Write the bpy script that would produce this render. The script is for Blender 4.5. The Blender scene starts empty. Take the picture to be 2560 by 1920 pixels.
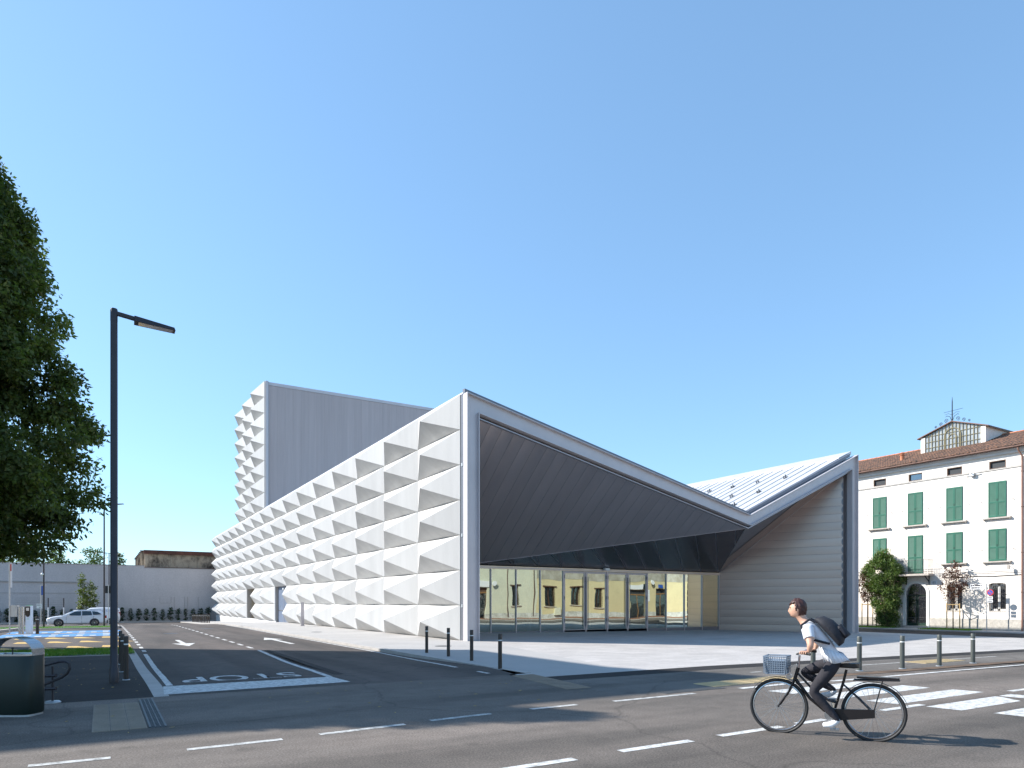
import bpy, math, random
import numpy as np
from mathutils import Vector, Matrix

random.seed(11)
RNG = np.random.default_rng(11)
scene = bpy.context.scene
COL = scene.collection

# ------------------------------------------------------------------ camera
cam_data = bpy.data.cameras.new("camera")
cam = bpy.data.objects.new("camera", cam_data)
COL.objects.link(cam)
cam.location = (0.0, 0.0, 1.7)
cam.rotation_euler = (math.radians(90), 0, math.radians(-30.986))
cam_data.lens = 24.0
cam_data.sensor_width = 36.0
cam_data.shift_y = 0.2134
cam_data.clip_start = 0.1
cam_data.clip_end = 6000
scene.camera = cam
scene.render.resolution_x = 1024
scene.render.resolution_y = 768

# ------------------------------------------------------------------ world and sun
SUN_EL = math.radians(35.5)
SUN_DIR = Vector((-0.759, 0.652, 0)).normalized() * math.cos(SUN_EL) + Vector((0, 0, math.sin(SUN_EL)))
world = bpy.data.worlds.new("World")
scene.world = world
world.use_nodes = True
wn = world.node_tree
wn.nodes.clear()
w_out = wn.nodes.new("ShaderNodeOutputWorld")
w_bg = wn.nodes.new("ShaderNodeBackground")
w_sky = wn.nodes.new("ShaderNodeTexSky")
w_sky.sky_type = 'NISHITA'
w_sky.sun_disc = False
w_sky.sun_elevation = SUN_EL
w_sky.sun_rotation = math.atan2(SUN_DIR.x, SUN_DIR.y)
w_sky.altitude = 150
w_sky.air_density = 1.0
w_sky.dust_density = 0.3
w_sky.ozone_density = 6.0
w_bg.inputs["Strength"].default_value = 0.15
w_tint = wn.nodes.new("ShaderNodeMix"); w_tint.data_type = 'RGBA'; w_tint.blend_type = 'MULTIPLY'
w_tint.inputs[0].default_value = 1.0
w_tint.inputs[7].default_value = (1.20, 1.50, 1.66, 1)
w_gam = wn.nodes.new("ShaderNodeGamma"); w_gam.inputs[1].default_value = 0.62    # even, slightly hazy late-summer sky
wn.links.new(w_sky.outputs[0], w_gam.inputs[0])
wn.links.new(w_gam.outputs[0], w_tint.inputs[6])
wn.links.new(w_tint.outputs[2], w_bg.inputs[0])
wn.links.new(w_bg.outputs[0], w_out.inputs[0])

sun_data = bpy.data.lights.new("sun", 'SUN')
sun_data.energy = 4.5
sun_data.angle = math.radians(0.53)
sun_data.color = (1.0, 0.955, 0.89)
sun = bpy.data.objects.new("sun", sun_data)
COL.objects.link(sun)
sun.rotation_euler = SUN_DIR.to_track_quat('Z', 'Y').to_euler()
sun.location = (0, 0, 60)

scene.view_settings.view_transform = 'Standard'
scene.view_settings.look = 'None'
scene.view_settings.exposure = 0.85
scene.view_settings.gamma = 1.0
scene.view_settings.use_curve_mapping = False
scene.render.engine = 'CYCLES'
scene.cycles.max_bounces = 8
scene.cycles.transparent_max_bounces = 12
scene.cycles.use_denoising = True

# ------------------------------------------------------------------ helpers
WORLD_BUILT = set()      # empties whose parts are modelled in world coordinates


class MB:
    """collects polygons and builds them as one mesh object"""

    def __init__(self):
        self.v = []; self.f = []; self.mi = []

    def poly(self, pts, m=0):
        n = len(self.v)
        self.v += [tuple(p) for p in pts]
        self.f.append(list(range(n, n + len(pts)))); self.mi.append(m)
        return self

    def hexa(self, p, m=0):
        """8 points: bottom loop 0-3 (counter-clockwise), top loop 4-7"""
        n = len(self.v)
        self.v += [tuple(q) for q in p]
        for f in ((3, 2, 1, 0), (4, 5, 6, 7), (0, 1, 5, 4), (1, 2, 6, 5), (2, 3, 7, 6), (3, 0, 4, 7)):
            self.f.append([n + i for i in f]); self.mi.append(m)
        return self

    def box(self, x0, x1, y0, y1, z0, z1, m=0):
        return self.hexa([(x0, y0, z0), (x1, y0, z0), (x1, y1, z0), (x0, y1, z0),
                          (x0, y0, z1), (x1, y0, z1), (x1, y1, z1), (x0, y1, z1)], m)

    def bar(self, a, b, w, h, up=(0, 0, 1), m=0):
        """rectangular bar from a to b"""
        a = Vector(a); b = Vector(b); d = (b - a).normalized(); up = Vector(up)
        s = d.cross(up)
        if s.length < 1e-4:
            s = d.cross(Vector((1, 0, 0)))
        s.normalize(); u = s.cross(d).normalized()
        s = s * (w / 2); u = u * (h / 2)
        return self.hexa([a - s - u, a + s - u, b + s - u, b - s - u, a - s + u, a + s + u, b + s + u, b - s + u], m)

    def tube(self, pts, r, n=8, m=0, closed=False):
        pts = [Vector(p) for p in pts]
        k = len(pts)
        rad = r if isinstance(r, (list, tuple)) else [r] * k
        rings = []
        prev = None
        for i, p in enumerate(pts):
            if closed:
                d = pts[(i + 1) % k] - pts[i - 1]
            else:
                d = pts[min(i + 1, k - 1)] - pts[max(i - 1, 0)]
            d.normalize()
            if prev is None:
                u = d.orthogonal().normalized()
            else:
                u = prev - d * prev.dot(d)
                u = u.normalized() if u.length > 1e-6 else d.orthogonal().normalized()
            prev = u
            w = d.cross(u)
            base = len(self.v)
            for j in range(n):
                a = 2 * math.pi * j / n
                self.v.append(tuple(p + (u * math.cos(a) + w * math.sin(a)) * rad[i]))
            rings.append(base)
        pairs = list(zip(rings, rings[1:])) + ([(rings[-1], rings[0])] if closed else [])
        for b0, b1 in pairs:
            for j in range(n):
                j2 = (j + 1) % n
                self.f.append([b0 + j, b0 + j2, b1 + j2, b1 + j]); self.mi.append(m)
        if not closed:
            self.f.append([rings[0] + j for j in range(n)][::-1]); self.mi.append(m)
            self.f.append([rings[-1] + j for j in range(n)]); self.mi.append(m)
        return self

    def lathe(self, prof, n=16, c=(0, 0, 0), m=0, sx=1.0, sy=1.0):
        base = len(self.v)
        for r, z in prof:
            for j in range(n):
                a = 2 * math.pi * j / n
                self.v.append((c[0] + r * math.cos(a) * sx, c[1] + r * math.sin(a) * sy, c[2] + z))
        for i in range(len(prof) - 1):
            for j in range(n):
                j2 = (j + 1) % n
                self.f.append([base + i * n + j, base + i * n + j2, base + (i + 1) * n + j2, base + (i + 1) * n + j]); self.mi.append(m)
        self.f.append([base + j for j in range(n)][::-1]); self.mi.append(m)
        e = base + (len(prof) - 1) * n
        self.f.append([e + j for j in range(n)]); self.mi.append(m)
        return self

    def prism(self, loop, off, m=0):
        """solid between a planar loop and the same loop moved by off"""
        off = Vector(off); n = len(self.v); k = len(loop)
        self.v += [tuple(p) for p in loop] + [tuple(Vector(p) + off) for p in loop]
        self.f.append(list(range(n, n + k))[::-1]); self.mi.append(m)
        self.f.append(list(range(n + k, n + 2 * k))); self.mi.append(m)
        for i in range(k):
            j = (i + 1) % k
            self.f.append([n + i, n + j, n + k + j, n + k + i]); self.mi.append(m)
        return self

    def ball(self, c, r, n=10, rings=7, m=0, s=(1, 1, 1)):
        prof = []
        base = len(self.v)
        for i in range(rings + 1):
            t = math.pi * i / rings
            for j in range(n):
                a = 2 * math.pi * j / n
                self.v.append((c[0] + r * s[0] * math.sin(t) * math.cos(a), c[1] + r * s[1] * math.sin(t) * math.sin(a), c[2] - r * s[2] * math.cos(t)))
        for i in range(rings):
            for j in range(n):
                j2 = (j + 1) % n
                self.f.append([base + i * n + j, base + i * n + j2, base + (i + 1) * n + j2, base + (i + 1) * n + j]); self.mi.append(m)
        return self

    def build(self, name, mats, parent=None, smooth=False, loc=None, fix=True):
        me = bpy.data.meshes.new(name)
        me.from_pydata(self.v, [], self.f)
        if not isinstance(mats, (list, tuple)):
            mats = [mats]
        for mt in mats:
            me.materials.append(mt)
        if len(mats) > 1:
            me.polygons.foreach_set("material_index", self.mi)
        if fix:
            import bmesh
            bm = bmesh.new(); bm.from_mesh(me)
            bmesh.ops.recalc_face_normals(bm, faces=bm.faces)
            bm.to_mesh(me); bm.free()
        if smooth:
            me.polygons.foreach_set("use_smooth", [True] * len(me.polygons))
            try:
                me.set_sharp_from_angle(angle=math.radians(40))
            except Exception:
                pass
        me.update()
        return link(name, me, parent, loc)


def link(name, me, parent=None, loc=None):
    o = bpy.data.objects.new(name, me)
    COL.objects.link(o)
    if loc is not None:
        o.location = loc
    if parent is not None:
        o.parent = parent
        if parent.name in WORLD_BUILT:
            o.matrix_parent_inverse = Matrix.Translation(-Vector(parent.location))
    return o


def tag(o, label, cat, group=None, kind=None):
    if label: o["label"] = label
    if cat: o["category"] = cat
    if group: o["group"] = group
    if kind: o["kind"] = kind
    return o


def thing(name, label, cat, loc=(0, 0, 0), rz=0.0, group=None, world_built=False):
    o = bpy.data.objects.new(name, None)
    COL.objects.link(o)
    o.empty_display_size = 0.3
    o.location = loc
    o.rotation_euler = (0, 0, rz)
    tag(o, label, cat, group)
    if world_built:
        WORLD_BUILT.add(o.name)
    return o


def copy_tree(src, loc, rz=0.0, label=None, scale=None):
    r = src.copy(); COL.objects.link(r)
    r.location = loc; r.rotation_euler = (0, 0, rz)
    if scale: r.scale = (scale, scale, scale)
    if label: r["label"] = label
    for ch in list(src.children):
        c = ch.copy(); COL.objects.link(c); c.parent = r
        for gch in list(ch.children):
            d = gch.copy(); COL.objects.link(d); d.parent = c
    return r


def text_mesh(body, size=1.0, align='CENTER', bold=0.0):
    cu = bpy.data.curves.new("lettering", 'FONT')
    cu.body = body; cu.size = size; cu.align_x = align; cu.align_y = 'CENTER'
    cu.offset = bold
    cu.extrude = 0.0
    o = bpy.data.objects.new("lettering", cu)
    COL.objects.link(o)
    bpy.context.view_layer.update()
    me = bpy.data.meshes.new_from_object(o.evaluated_get(bpy.context.evaluated_depsgraph_get()))
    bpy.data.objects.remove(o); bpy.data.curves.remove(cu)
    return me


def text_on(name, body, size, mat, origin, xdir, ydir, parent=None, sx=1.0, sy=1.0, bold=0.0, align='CENTER'):
    """flat lettering laid at origin with its reading direction along xdir"""
    me = text_mesh(body, size, align, bold)
    o = Vector(origin); xd = Vector(xdir).normalized(); yd = Vector(ydir).normalized()
    for v in me.vertices:
        v.co = o + xd * (v.co.x * sx) + yd * (v.co.y * sy)
    me.materials.clear(); me.materials.append(mat)
    return link(name, me, parent)


# ground heights ----------------------------------------------------------
_BY = [-1e4, 50, 60, 66, 76, 82, 91, 104, 130, 1e5]
_BZ = [0, 0, -.03, -.12, -.42, -.52, -.65, -.93, -1.0, -1.0]


def sstep(t):
    t = max(0.0, min(1.0, t)); return t * t * (3 - 2 * t)


def base_z(x, y):
    return float(np.interp(y, _BY, _BZ)) - 0.0105 * max(0.0, min(x - 14, 36))


def road_z(x, y):
    return base_z(x, y) - 0.10 * sstep((y - 15) / 7)


def sheet(name, mat, xs, ys, zf, parent=None, dz=0.0):
    nx, ny = len(xs), len(ys)
    v = [(x, y, zf(x, y) + dz) for y in ys for x in xs]
    f = [[j * nx + i, j * nx + i + 1, (j + 1) * nx + i + 1, (j + 1) * nx + i] for j in range(ny - 1) for i in range(nx - 1)]
    me = bpy.data.meshes.new(name); me.from_pydata(v, [], f); me.materials.append(mat); me.update()
    return link(name, me, parent)


def patch(name, mat, loop, zf, parent=None, dz=0.004):
    """thin painted patch (convex or simple polygon) lying on the ground"""
    me = bpy.data.meshes.new(name)
    me.from_pydata([(x, y, zf(x, y) + dz) for x, y in loop], [], [list(range(len(loop)))])
    me.materials.append(mat); me.update()
    o = link(name, me, parent)
    if me.polygons[0].normal.z < 0:
        me.flip_normals()
    return o


def frange(a, b, s):
    n = max(1, int(round((b - a) / s)))
    return [a + (b - a) * i / n for i in range(n + 1)]


def clip(poly, n, d):
    """keep the part of a 3D polygon where n.p >= d"""
    out = []
    k = len(poly)
    for i in range(k):
        a, b = poly[i], poly[(i + 1) % k]
        da, db = n.dot(a) - d, n.dot(b) - d
        if da >= 0:
            out.append(a)
        if (da > 0 and db < 0) or (da < 0 and db > 0):
            t = da / (da - db)
            out.append(a + (b - a) * t)
    return out
# ------------------------------------------------------------------ materials
def nodes_of(name):
    m = bpy.data.materials.new(name)
    m.use_nodes = True
    nt = m.node_tree
    return m, nt, nt.nodes["Principled BSDF"]


def add_noise(nt, scale, detail=5, rough=.6, stretch=None, obj=False):
    if obj:
        tc = nt.nodes.new("ShaderNodeTexCoord"); src = tc.outputs["Object"]
    else:
        tc = nt.nodes.new("ShaderNodeNewGeometry"); src = tc.outputs["Position"]
    n = nt.nodes.new("ShaderNodeTexNoise")
    n.inputs["Scale"].default_value = scale
    n.inputs["Detail"].default_value = detail
    n.inputs["Roughness"].default_value = rough
    if stretch:
        mp = nt.nodes.new("ShaderNodeMapping")
        mp.inputs["Scale"].default_value = stretch
        nt.links.new(src, mp.inputs["Vector"]); src = mp.outputs[0]
    nt.links.new(src, n.inputs["Vector"])
    return n.outputs["Fac"]


def ramp(nt, fac, stops):
    r = nt.nodes.new("ShaderNodeValToRGB")
    el = r.color_ramp.elements
    while len(el) < len(stops):
        el.new(0.5)
    for e, (p, c) in zip(el, stops):
        e.position = p
        e.color = (c[0], c[1], c[2], 1) if isinstance(c, (tuple, list)) else (c, c, c, 1)
    nt.links.new(fac, r.inputs[0])
    return r.outputs[0]


def mixc(nt, fac, a, b, mode='MIX'):
    m = nt.nodes.new("ShaderNodeMix"); m.data_type = 'RGBA'; m.blend_type = mode
    for sock, val in ((m.inputs[0], fac), (m.inputs[6], a), (m.inputs[7], b)):
        if isinstance(val, (int, float)):
            sock.default_value = val
        elif isinstance(val, (tuple, list)):
            sock.default_value = (val[0], val[1], val[2], 1)
        else:
            nt.links.new(val, sock)
    return m.outputs[2]


def bump(nt, p, fac, strength, dist=0.01):
    b = nt.nodes.new("ShaderNodeBump")
    b.inputs["Strength"].default_value = strength
    b.inputs["Distance"].default_value = dist
    nt.links.new(fac, b.inputs["Height"])
    nt.links.new(b.outputs[0], p.inputs["Normal"])


def M(name, col, rough=.7, metal=0.0, var=.10, vs=1.2, fine=0.0, fs=40, bmp=0.0, bs=60, spec=.5, obj_rand=0.0, stretch=None, coat=0.0):
    """general procedural surface: large tonal variation, fine grain, relief"""
    m, nt, p = nodes_of(name)
    lo = tuple(c * (1 - var) for c in col); hi = tuple(min(1, c * (1 + var)) for c in col)
    c = ramp(nt, add_noise(nt, vs, 6, .6, stretch), [(.3, lo), (.7, hi)])
    if fine:
        c = mixc(nt, 1.0, c, ramp(nt, add_noise(nt, fs, 2, .7), [(.25, 1 - fine), (.75, 1 + 0 * fine)]), 'MULTIPLY')
    if obj_rand:
        oi = nt.nodes.new("ShaderNodeObjectInfo")
        c = mixc(nt, 1.0, c, ramp(nt, oi.outputs["Random"], [(0, 1 - obj_rand), (1, 1.0)]), 'MULTIPLY')
    nt.links.new(c, p.inputs["Base Color"])
    p.inputs["Roughness"].default_value = rough
    p.inputs["Metallic"].default_value = metal
    p.inputs["Specular IOR Level"].default_value = spec
    if coat:
        p.inputs["Coat Weight"].default_value = coat
        p.inputs["Coat Roughness"].default_value = .05
    if bmp:
        bump(nt, p, add_noise(nt, bs, 3, .6), bmp)
    return m


def asphalt(name, col, patchy=.18, speck=.5, warm=(1, 1, 1), streak=None):
    m, nt, p = nodes_of(name)
    a = tuple(c * (1 - patchy) for c in col); b = tuple(c * (1 + patchy) * w for c, w in zip(col, warm))
    c = ramp(nt, add_noise(nt, .35, 5, .55, streak), [(.32, a), (.68, b)])
    c = mixc(nt, 1.0, c, ramp(nt, add_noise(nt, 42, 3, .85), [(.34, 1 - speck), (.56, 1.0), (.72, 1.0 + speck * 1.1)]), 'MULTIPLY')
    c = mixc(nt, 1.0, c, ramp(nt, add_noise(nt, 2.4, 6, .65), [(.38, .86), (.6, 1.0)]), 'MULTIPLY')
    c = mixc(nt, 1.0, c, ramp(nt, add_noise(nt, 1.7, 2, .4), [(.66, 1.0), (.74, .80)]), 'MULTIPLY')
    c = mixc(nt, 1.0, c, ramp(nt, add_noise(nt, .8, 3, .5, (.08, 1.0, 1.0) if not streak or streak[0] < 1 else (1.0, .08, 1.0)), [(.38, .74), (.55, 1.05)]), 'MULTIPLY')
    # fine cracks and sealed seams
    geo = nt.nodes.new("ShaderNodeNewGeometry")
    vo = nt.nodes.new("ShaderNodeTexVoronoi"); vo.feature = 'DISTANCE_TO_EDGE'
    vo.inputs["Scale"].default_value = .16
    wn_ = nt.nodes.new("ShaderNodeTexNoise"); wn_.inputs["Scale"].default_value = .8; wn_.inputs["Detail"].default_value = 6
    nt.links.new(geo.outputs["Position"], wn_.inputs["Vector"])
    wob = mixc(nt, 1.6, geo.outputs["Position"], wn_.outputs["Color"], 'ADD')
    nt.links.new(wob, vo.inputs["Vector"])
    c = mixc(nt, 1.0, c, ramp(nt, vo.outputs["Distance"], [(0.0, .72), (.006, 1.0)]), 'MULTIPLY')
    nt.links.new(c, p.inputs["Base Color"])
    p.inputs["Roughness"].default_value = .88
    p.inputs["Specular IOR Level"].default_value = .3
    bump(nt, p, add_noise(nt, 130, 2, .7), .5, .006)
    return m


def paint_on_road(name, col, wear=.35):
    m, nt, p = nodes_of(name)
    f = add_noise(nt, 9, 8, .75)
    c = ramp(nt, f, [(.36, tuple(x * (1 - wear) for x in col)), (.56, col)])
    c = mixc(nt, 1.0, c, ramp(nt, add_noise(nt, 140, 2, .7), [(.3, .8), (.6, 1.0)]), 'MULTIPLY')
    nt.links.new(c, p.inputs["Base Color"])
    p.inputs["Roughness"].default_value = .8
    return m


def foliage(name, dark, light, extra=None, trans=.25, vs=.9):
    m, nt, p = nodes_of(name)
    c = ramp(nt, add_noise(nt, vs, 3, .6), [(.35, dark), (.65, light)])
    f2 = add_noise(nt, 11, 2, .6)
    c = mixc(nt, 1.0, c, ramp(nt, f2, [(.3, .65), (.7, 1.25)]), 'MULTIPLY')
    if extra:
        c = mixc(nt, ramp(nt, add_noise(nt, 4.5, 2, .5), [(.60, 0), (.66, 1)]), c, extra)
    nt.links.new(c, p.inputs["Base Color"])
    p.inputs["Roughness"].default_value = .5
    p.inputs["Specular IOR Level"].default_value = .35
    tr = nt.nodes.new("ShaderNodeBsdfTranslucent")
    nt.links.new(mixc(nt, 1.0, c, (1.5, 1.7, .7), 'MULTIPLY'), tr.inputs[0])
    mx = nt.nodes.new("ShaderNodeMixShader"); mx.inputs[0].default_value = trans
    nt.links.new(p.outputs[0], mx.inputs[1]); nt.links.new(tr.outputs[0], mx.inputs[2])
    nt.links.new(mx.outputs[0], nt.nodes["Material Output"].inputs[0])
    return m


def brushed(name, col, rough=.32, metal=.85, var=.10, stretch=(1.2, 1.2, .2), wav=.0, rv=.2, orand=(.9, 1.06)):
    """anodised sheet metal with mill streaks and soft panel waviness"""
    m, nt, p = nodes_of(name)
    c = ramp(nt, add_noise(nt, 1.1, 5, .6, stretch), [(.3, tuple(x * (1 - var) for x in col)), (.7, tuple(min(1, x * (1 + var)) for x in col))])
    oi = nt.nodes.new("ShaderNodeObjectInfo")
    c = mixc(nt, 1.0, c, ramp(nt, oi.outputs["Random"], [(0, orand[0]), (1, orand[1])]), 'MULTIPLY')
    nt.links.new(c, p.inputs["Base Color"])
    r = ramp(nt, add_noise(nt, 2.5, 5, .6, stretch), [(.3, rough * (1 - rv * .75)), (.7, rough * (1 + rv))])
    nt.links.new(r, p.inputs["Roughness"])
    p.inputs["Metallic"].default_value = metal
    if wav:
        bump(nt, p, add_noise(nt, .9, 2, .4), wav, .05)
    return m


def glass_mat(name, tint, refl, refl_col, wav=.0, ws=.8):
    m, nt, p = nodes_of(name)
    nt.nodes.remove(p)
    tr = nt.nodes.new("ShaderNodeBsdfTransparent"); tr.inputs[0].default_value = (*tint, 1)
    gl = nt.nodes.new("ShaderNodeBsdfGlossy"); gl.inputs[0].default_value = (*refl_col, 1); gl.inputs["Roughness"].default_value = .004
    fr = nt.nodes.new("ShaderNodeFresnel"); fr.inputs[0].default_value = 1.5
    mp = nt.nodes.new("ShaderNodeMapRange")
    mp.inputs[1].default_value = 0; mp.inputs[2].default_value = 1
    mp.inputs[3].default_value = refl; mp.inputs[4].default_value = 1
    nt.links.new(fr.outputs[0], mp.inputs[0])
    mx = nt.nodes.new("ShaderNodeMixShader")
    nt.links.new(mp.outputs[0], mx.inputs[0])
    nt.links.new(tr.outputs[0], mx.inputs[1]); nt.links.new(gl.outputs[0], mx.inputs[2])
    if wav:
        b = nt.nodes.new("ShaderNodeBump"); b.inputs["Strength"].default_value = wav; b.inputs["Distance"].default_value = .02
        nt.links.new(add_noise(nt, ws, 1, .4), b.inputs["Height"])
        nt.links.new(b.outputs[0], gl.inputs["Normal"])
    nt.links.new(mx.outputs[0], nt.nodes["Material Output"].inputs[0])
    return m


def stained(name, col, stain, vs=.8, lo=.42, hi=.62, rough=.85, stretch=None, bmp=.3, bs=25):
    m, nt, p = nodes_of(name)
    f = add_noise(nt, vs, 8, .68, stretch)
    c = ramp(nt, f, [(lo, stain), (hi, col)])
    c = mixc(nt, 1.0, c, ramp(nt, add_noise(nt, 6, 6, .7), [(.3, .86), (.65, 1.05)]), 'MULTIPLY')
    nt.links.new(c, p.inputs["Base Color"])
    p.inputs["Roughness"].default_value = rough
    bump(nt, p, add_noise(nt, bs, 4, .6), bmp, .02)
    return m


def paving(name, col, w, h, mort, rot=0.0, var=.12):
    m, nt, p = nodes_of(name)
    geo = nt.nodes.new("ShaderNodeNewGeometry")
    mp = nt.nodes.new("ShaderNodeMapping"); mp.inputs["Rotation"].default_value = (0, 0, rot)
    nt.links.new(geo.outputs["Position"], mp.inputs["Vector"])
    b = nt.nodes.new("ShaderNodeTexBrick")
    b.inputs["Scale"].default_value = 1.0
    b.inputs["Brick Width"].default_value = w; b.inputs["Row Height"].default_value = h
    b.inputs["Mortar Size"].default_value = mort; b.inputs["Mortar Smooth"].default_value = .2
    b.inputs["Color1"].default_value = (*[c * (1 - var) for c in col], 1)
    b.inputs["Color2"].default_value = (*[c * (1 + var * .5) for c in col], 1)
    b.inputs["Mortar"].default_value = (*[c * .62 for c in col], 1)
    nt.links.new(mp.outputs[0], b.inputs["Vector"])
    c = mixc(nt, 1.0, b.outputs["Color"], ramp(nt, add_noise(nt, .6, 6, .65), [(.35, .84), (.65, 1.04)]), 'MULTIPLY')
    c = mixc(nt, 1.0, c, ramp(nt, add_noise(nt, 70, 2, .7), [(.3, .88), (.65, 1.03)]), 'MULTIPLY')
    nt.links.new(c, p.inputs["Base Color"])
    p.inputs["Roughness"].default_value = .8
    bump(nt, p, b.outputs["Fac"], -.4, .004)
    return m


MT = {}
MT['asphalt_old'] = asphalt("asphalt_old", (.178, .157, .136), .28, .55, (1.06, 1.0, .98), (.25, 1.0, 1.0))
MT['asphalt_new'] = asphalt("asphalt_new", (.098, .085, .077), .28, .45, (1.1, 1.03, 1.0), (1.0, .3, 1.0))
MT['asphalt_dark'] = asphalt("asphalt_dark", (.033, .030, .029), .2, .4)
MT['asphalt_path'] = asphalt("asphalt_path", (.172, .154, .136), .2, .5)
MT['concrete_walk'] = M("concrete_walk", (.41, .39, .37), .85, 0, .07, .5, .12, 60, .25, 90)
MT['kerb'] = M("kerb_stone", (.46, .43, .40), .85, 0, .12, 1.5, .2, 50, .3, 70)
MT['plaza'] = paving("plaza_stone", (.51, .475, .445), .9, .16, .008, 0.0, .09)
MT['ground'] = M("bare_ground", (.16, .15, .12), .95, 0, .2, .2, .2, 10)
MT['white_paint'] = paint_on_road("white_road_paint", (.70, .69, .66), .6)
MT['white_paint_old'] = paint_on_road("worn_white_road_paint", (.58, .57, .54), .65)
MT['yellow_paint'] = paint_on_road("yellow_road_paint", (.66, .43, .12), .35)
MT['blue_paint'] = paint_on_road("blue_road_paint", (.07, .26, .56), .35)
MT['tactile'] = M("tactile_slab_stone", (.30, .245, .19), .85, 0, .14, 2.5, .25, 60, .3, 60)
MT['tactile_y'] = M("tactile_slab_yellow", (.60, .46, .26), .85, 0, .12, 2.5, .2, 60, .3, 60)
MT['grate'] = M("cast_iron_grate", (.10, .105, .11), .55, .6, .2, 5)
MT['panel'] = M("white_precast_concrete", (.605, .595, .58), .62, 0, .085, .7, .06, 30, .12, 18, .4, .13, (1.6, 1.6, .22))
MT['frame_steel'] = M("painted_steel_frame", (.57, .53, .535), .42, .1, .05, .8, 0, 40, 0, 60, .5)
MT['frame_dark'] = M("dark_steel_trim", (.17, .175, .20), .4, .4, .08, 1)
MT['tower_clad'] = brushed("tower_cladding", (.47, .40, .385), .6, .1, .06, (3, 3, .12), 0, .2, (.965, 1.02))
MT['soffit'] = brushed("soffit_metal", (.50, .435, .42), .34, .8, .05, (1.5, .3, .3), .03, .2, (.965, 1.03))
MT['wall_metal'] = brushed("wall_metal", (.44, .355, .32), .33, .85, .05, (.12, .12, 1.0), 0, .06)
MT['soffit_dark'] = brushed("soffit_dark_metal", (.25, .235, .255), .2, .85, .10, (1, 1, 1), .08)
MT['roof_metal'] = brushed("roof_metal", (.66, .655, .66), .45, .35, .05, (1, 1, 1))
MT['alu'] = M("aluminium_profile", (.44, .42, .45), .38, .6, .05, 2)
MT['alu_warm'] = M("head_beam_metal", (.62, .55, .47), .35, .6, .06, 2)
MT['glass'] = glass_mat("entrance_glass", (.30, .38, .33), .50, (.80, .88, .79), .25, .55)
MT['glass_win'] = glass_mat("window_glass", (.35, .38, .37), .22, (.9, .95, 1), .2, 1.5)
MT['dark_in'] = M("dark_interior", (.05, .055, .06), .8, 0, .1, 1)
MT['wood_in'] = M("interior_wood", (.10, .055, .03), .5, 0, .2, 2)
MT['dark_metal'] = M("dark_lamp_metal", (.050, .044, .048), .45, .5, .12, 3)
MT['bollard_brown'] = M("brown_bollard_paint", (.060, .047, .040), .45, .4, .1, 3)
MT['bollard_grey'] = M("grey_bollard_paint", (.10, .108, .10), .45, .3, .1, 3)
MT['reflective'] = M("reflective_band", (.82, .82, .80), .3, .1, .03, 3)
MT['galv'] = M("galvanised_steel", (.50, .51, .52), .42, .7, .12, 6)
MT['steel'] = M("stainless_steel", (.46, .46, .47), .25, .95, .06, 3)
MT['white_plastic'] = M("white_plastic", (.80, .81, .82), .4, 0, .03, 2)
MT['black'] = M("black_rubber", (.018, .018, .019), .6, 0, .15, 5)
MT['black_gloss'] = M("black_gloss", (.012, .013, .016), .18, 0, .1, 3)
MT['bin_green'] = M("dark_green_bin_paint", (.005, .014, .011), .38, .1, .15, 2, 0, 40, .05, 15)
MT['grass'] = foliage("lawn_grass", (.06, .15, .012), (.13, .28, .03), (.22, .26, .06), .25, 1.3)
MT['leaf_dark'] = foliage("dark_tree_leaf", (.042, .064, .017), (.130, .168, .045), (.22, .22, .07), .42, .55)
MT['leaf_back'] = foliage("far_tree_leaf", (.05, .085, .02), (.12, .17, .045), None, .3, .5)
MT['leaf_young'] = foliage("young_tree_leaf", (.06, .09, .03), (.16, .19, .06), (.24, .24, .07), .3, 1.5)
MT['leaf_hedge'] = foliage("hedge_leaf", (.015, .035, .015), (.045, .085, .03), None, .2, 2)
MT['leaf_oleander'] = foliage("oleander_leaf", (.055, .095, .025), (.15, .23, .06), (.26, .27, .11), .22, 1.4)
MT['leaf_plum'] = foliage("purple_plum_leaf", (.055, .020, .018), (.13, .055, .04), (.16, .10, .05), .25, 2)
MT['bark'] = M("bark", (.10, .075, .055), .9, 0, .25, 4, .2, 30, .6, 25)
MT['stake_wood'] = M("pine_stake_wood", (.50, .35, .17), .75, 0, .15, 3)
MT['wall_white'] = stained("cream_stucco", (.86, .795, .72), (.81, .745, .67), .5, .30, .62, .9, (1, 1, .5), .12, 30)
MT['plinth'] = stained("pebbled_plinth", (.55, .51, .45), (.44, .41, .36), 3, .35, .62, .95, None, .9, 14)
MT['cornice'] = M("cornice_stucco", (.62, .60, .58), .85, 0, .08, .8)
MT['shutter'] = M("green_shutter_paint", (.022, .140, .092), .55, 0, .08, 2, 0, 40, 0, 60, .4, .10)
MT['stone'] = M("sill_stone", (.50, .45, .40), .8, 0, .15, 3, .15, 50)
MT['gutter'] = M("brown_gutter", (.15, .085, .065), .45, .4, .12, 2)
MT['iron'] = M("wrought_iron", (.035, .035, .038), .55, .5, .2, 6)
MT['wood_brown'] = M("brown_wood", (.13, .075, .05), .7, 0, .2, 4)
MT['win_white'] = M("white_window_paint", (.78, .77, .74), .5, 0, .04, 3)
MT['roof_tile'] = stained("terracotta_tile", (.255, .130, .080), (.080, .058, .044), 3.2, .38, .60, .85, None, .5, 18)
MT['roof_tile_new'] = M("terracotta_ridge", (.48, .19, .10), .85, 0, .2, 3)
MT['lantern_bar'] = M("ochre_glazing_bar", (.20, .17, .085), .6, .1, .15, 3)
MT['lantern_pane'] = M("dusty_lantern_glass", (.30, .325, .335), .25, 0, .3, 1.6, 0, 40, 0, 60, .8)
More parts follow.
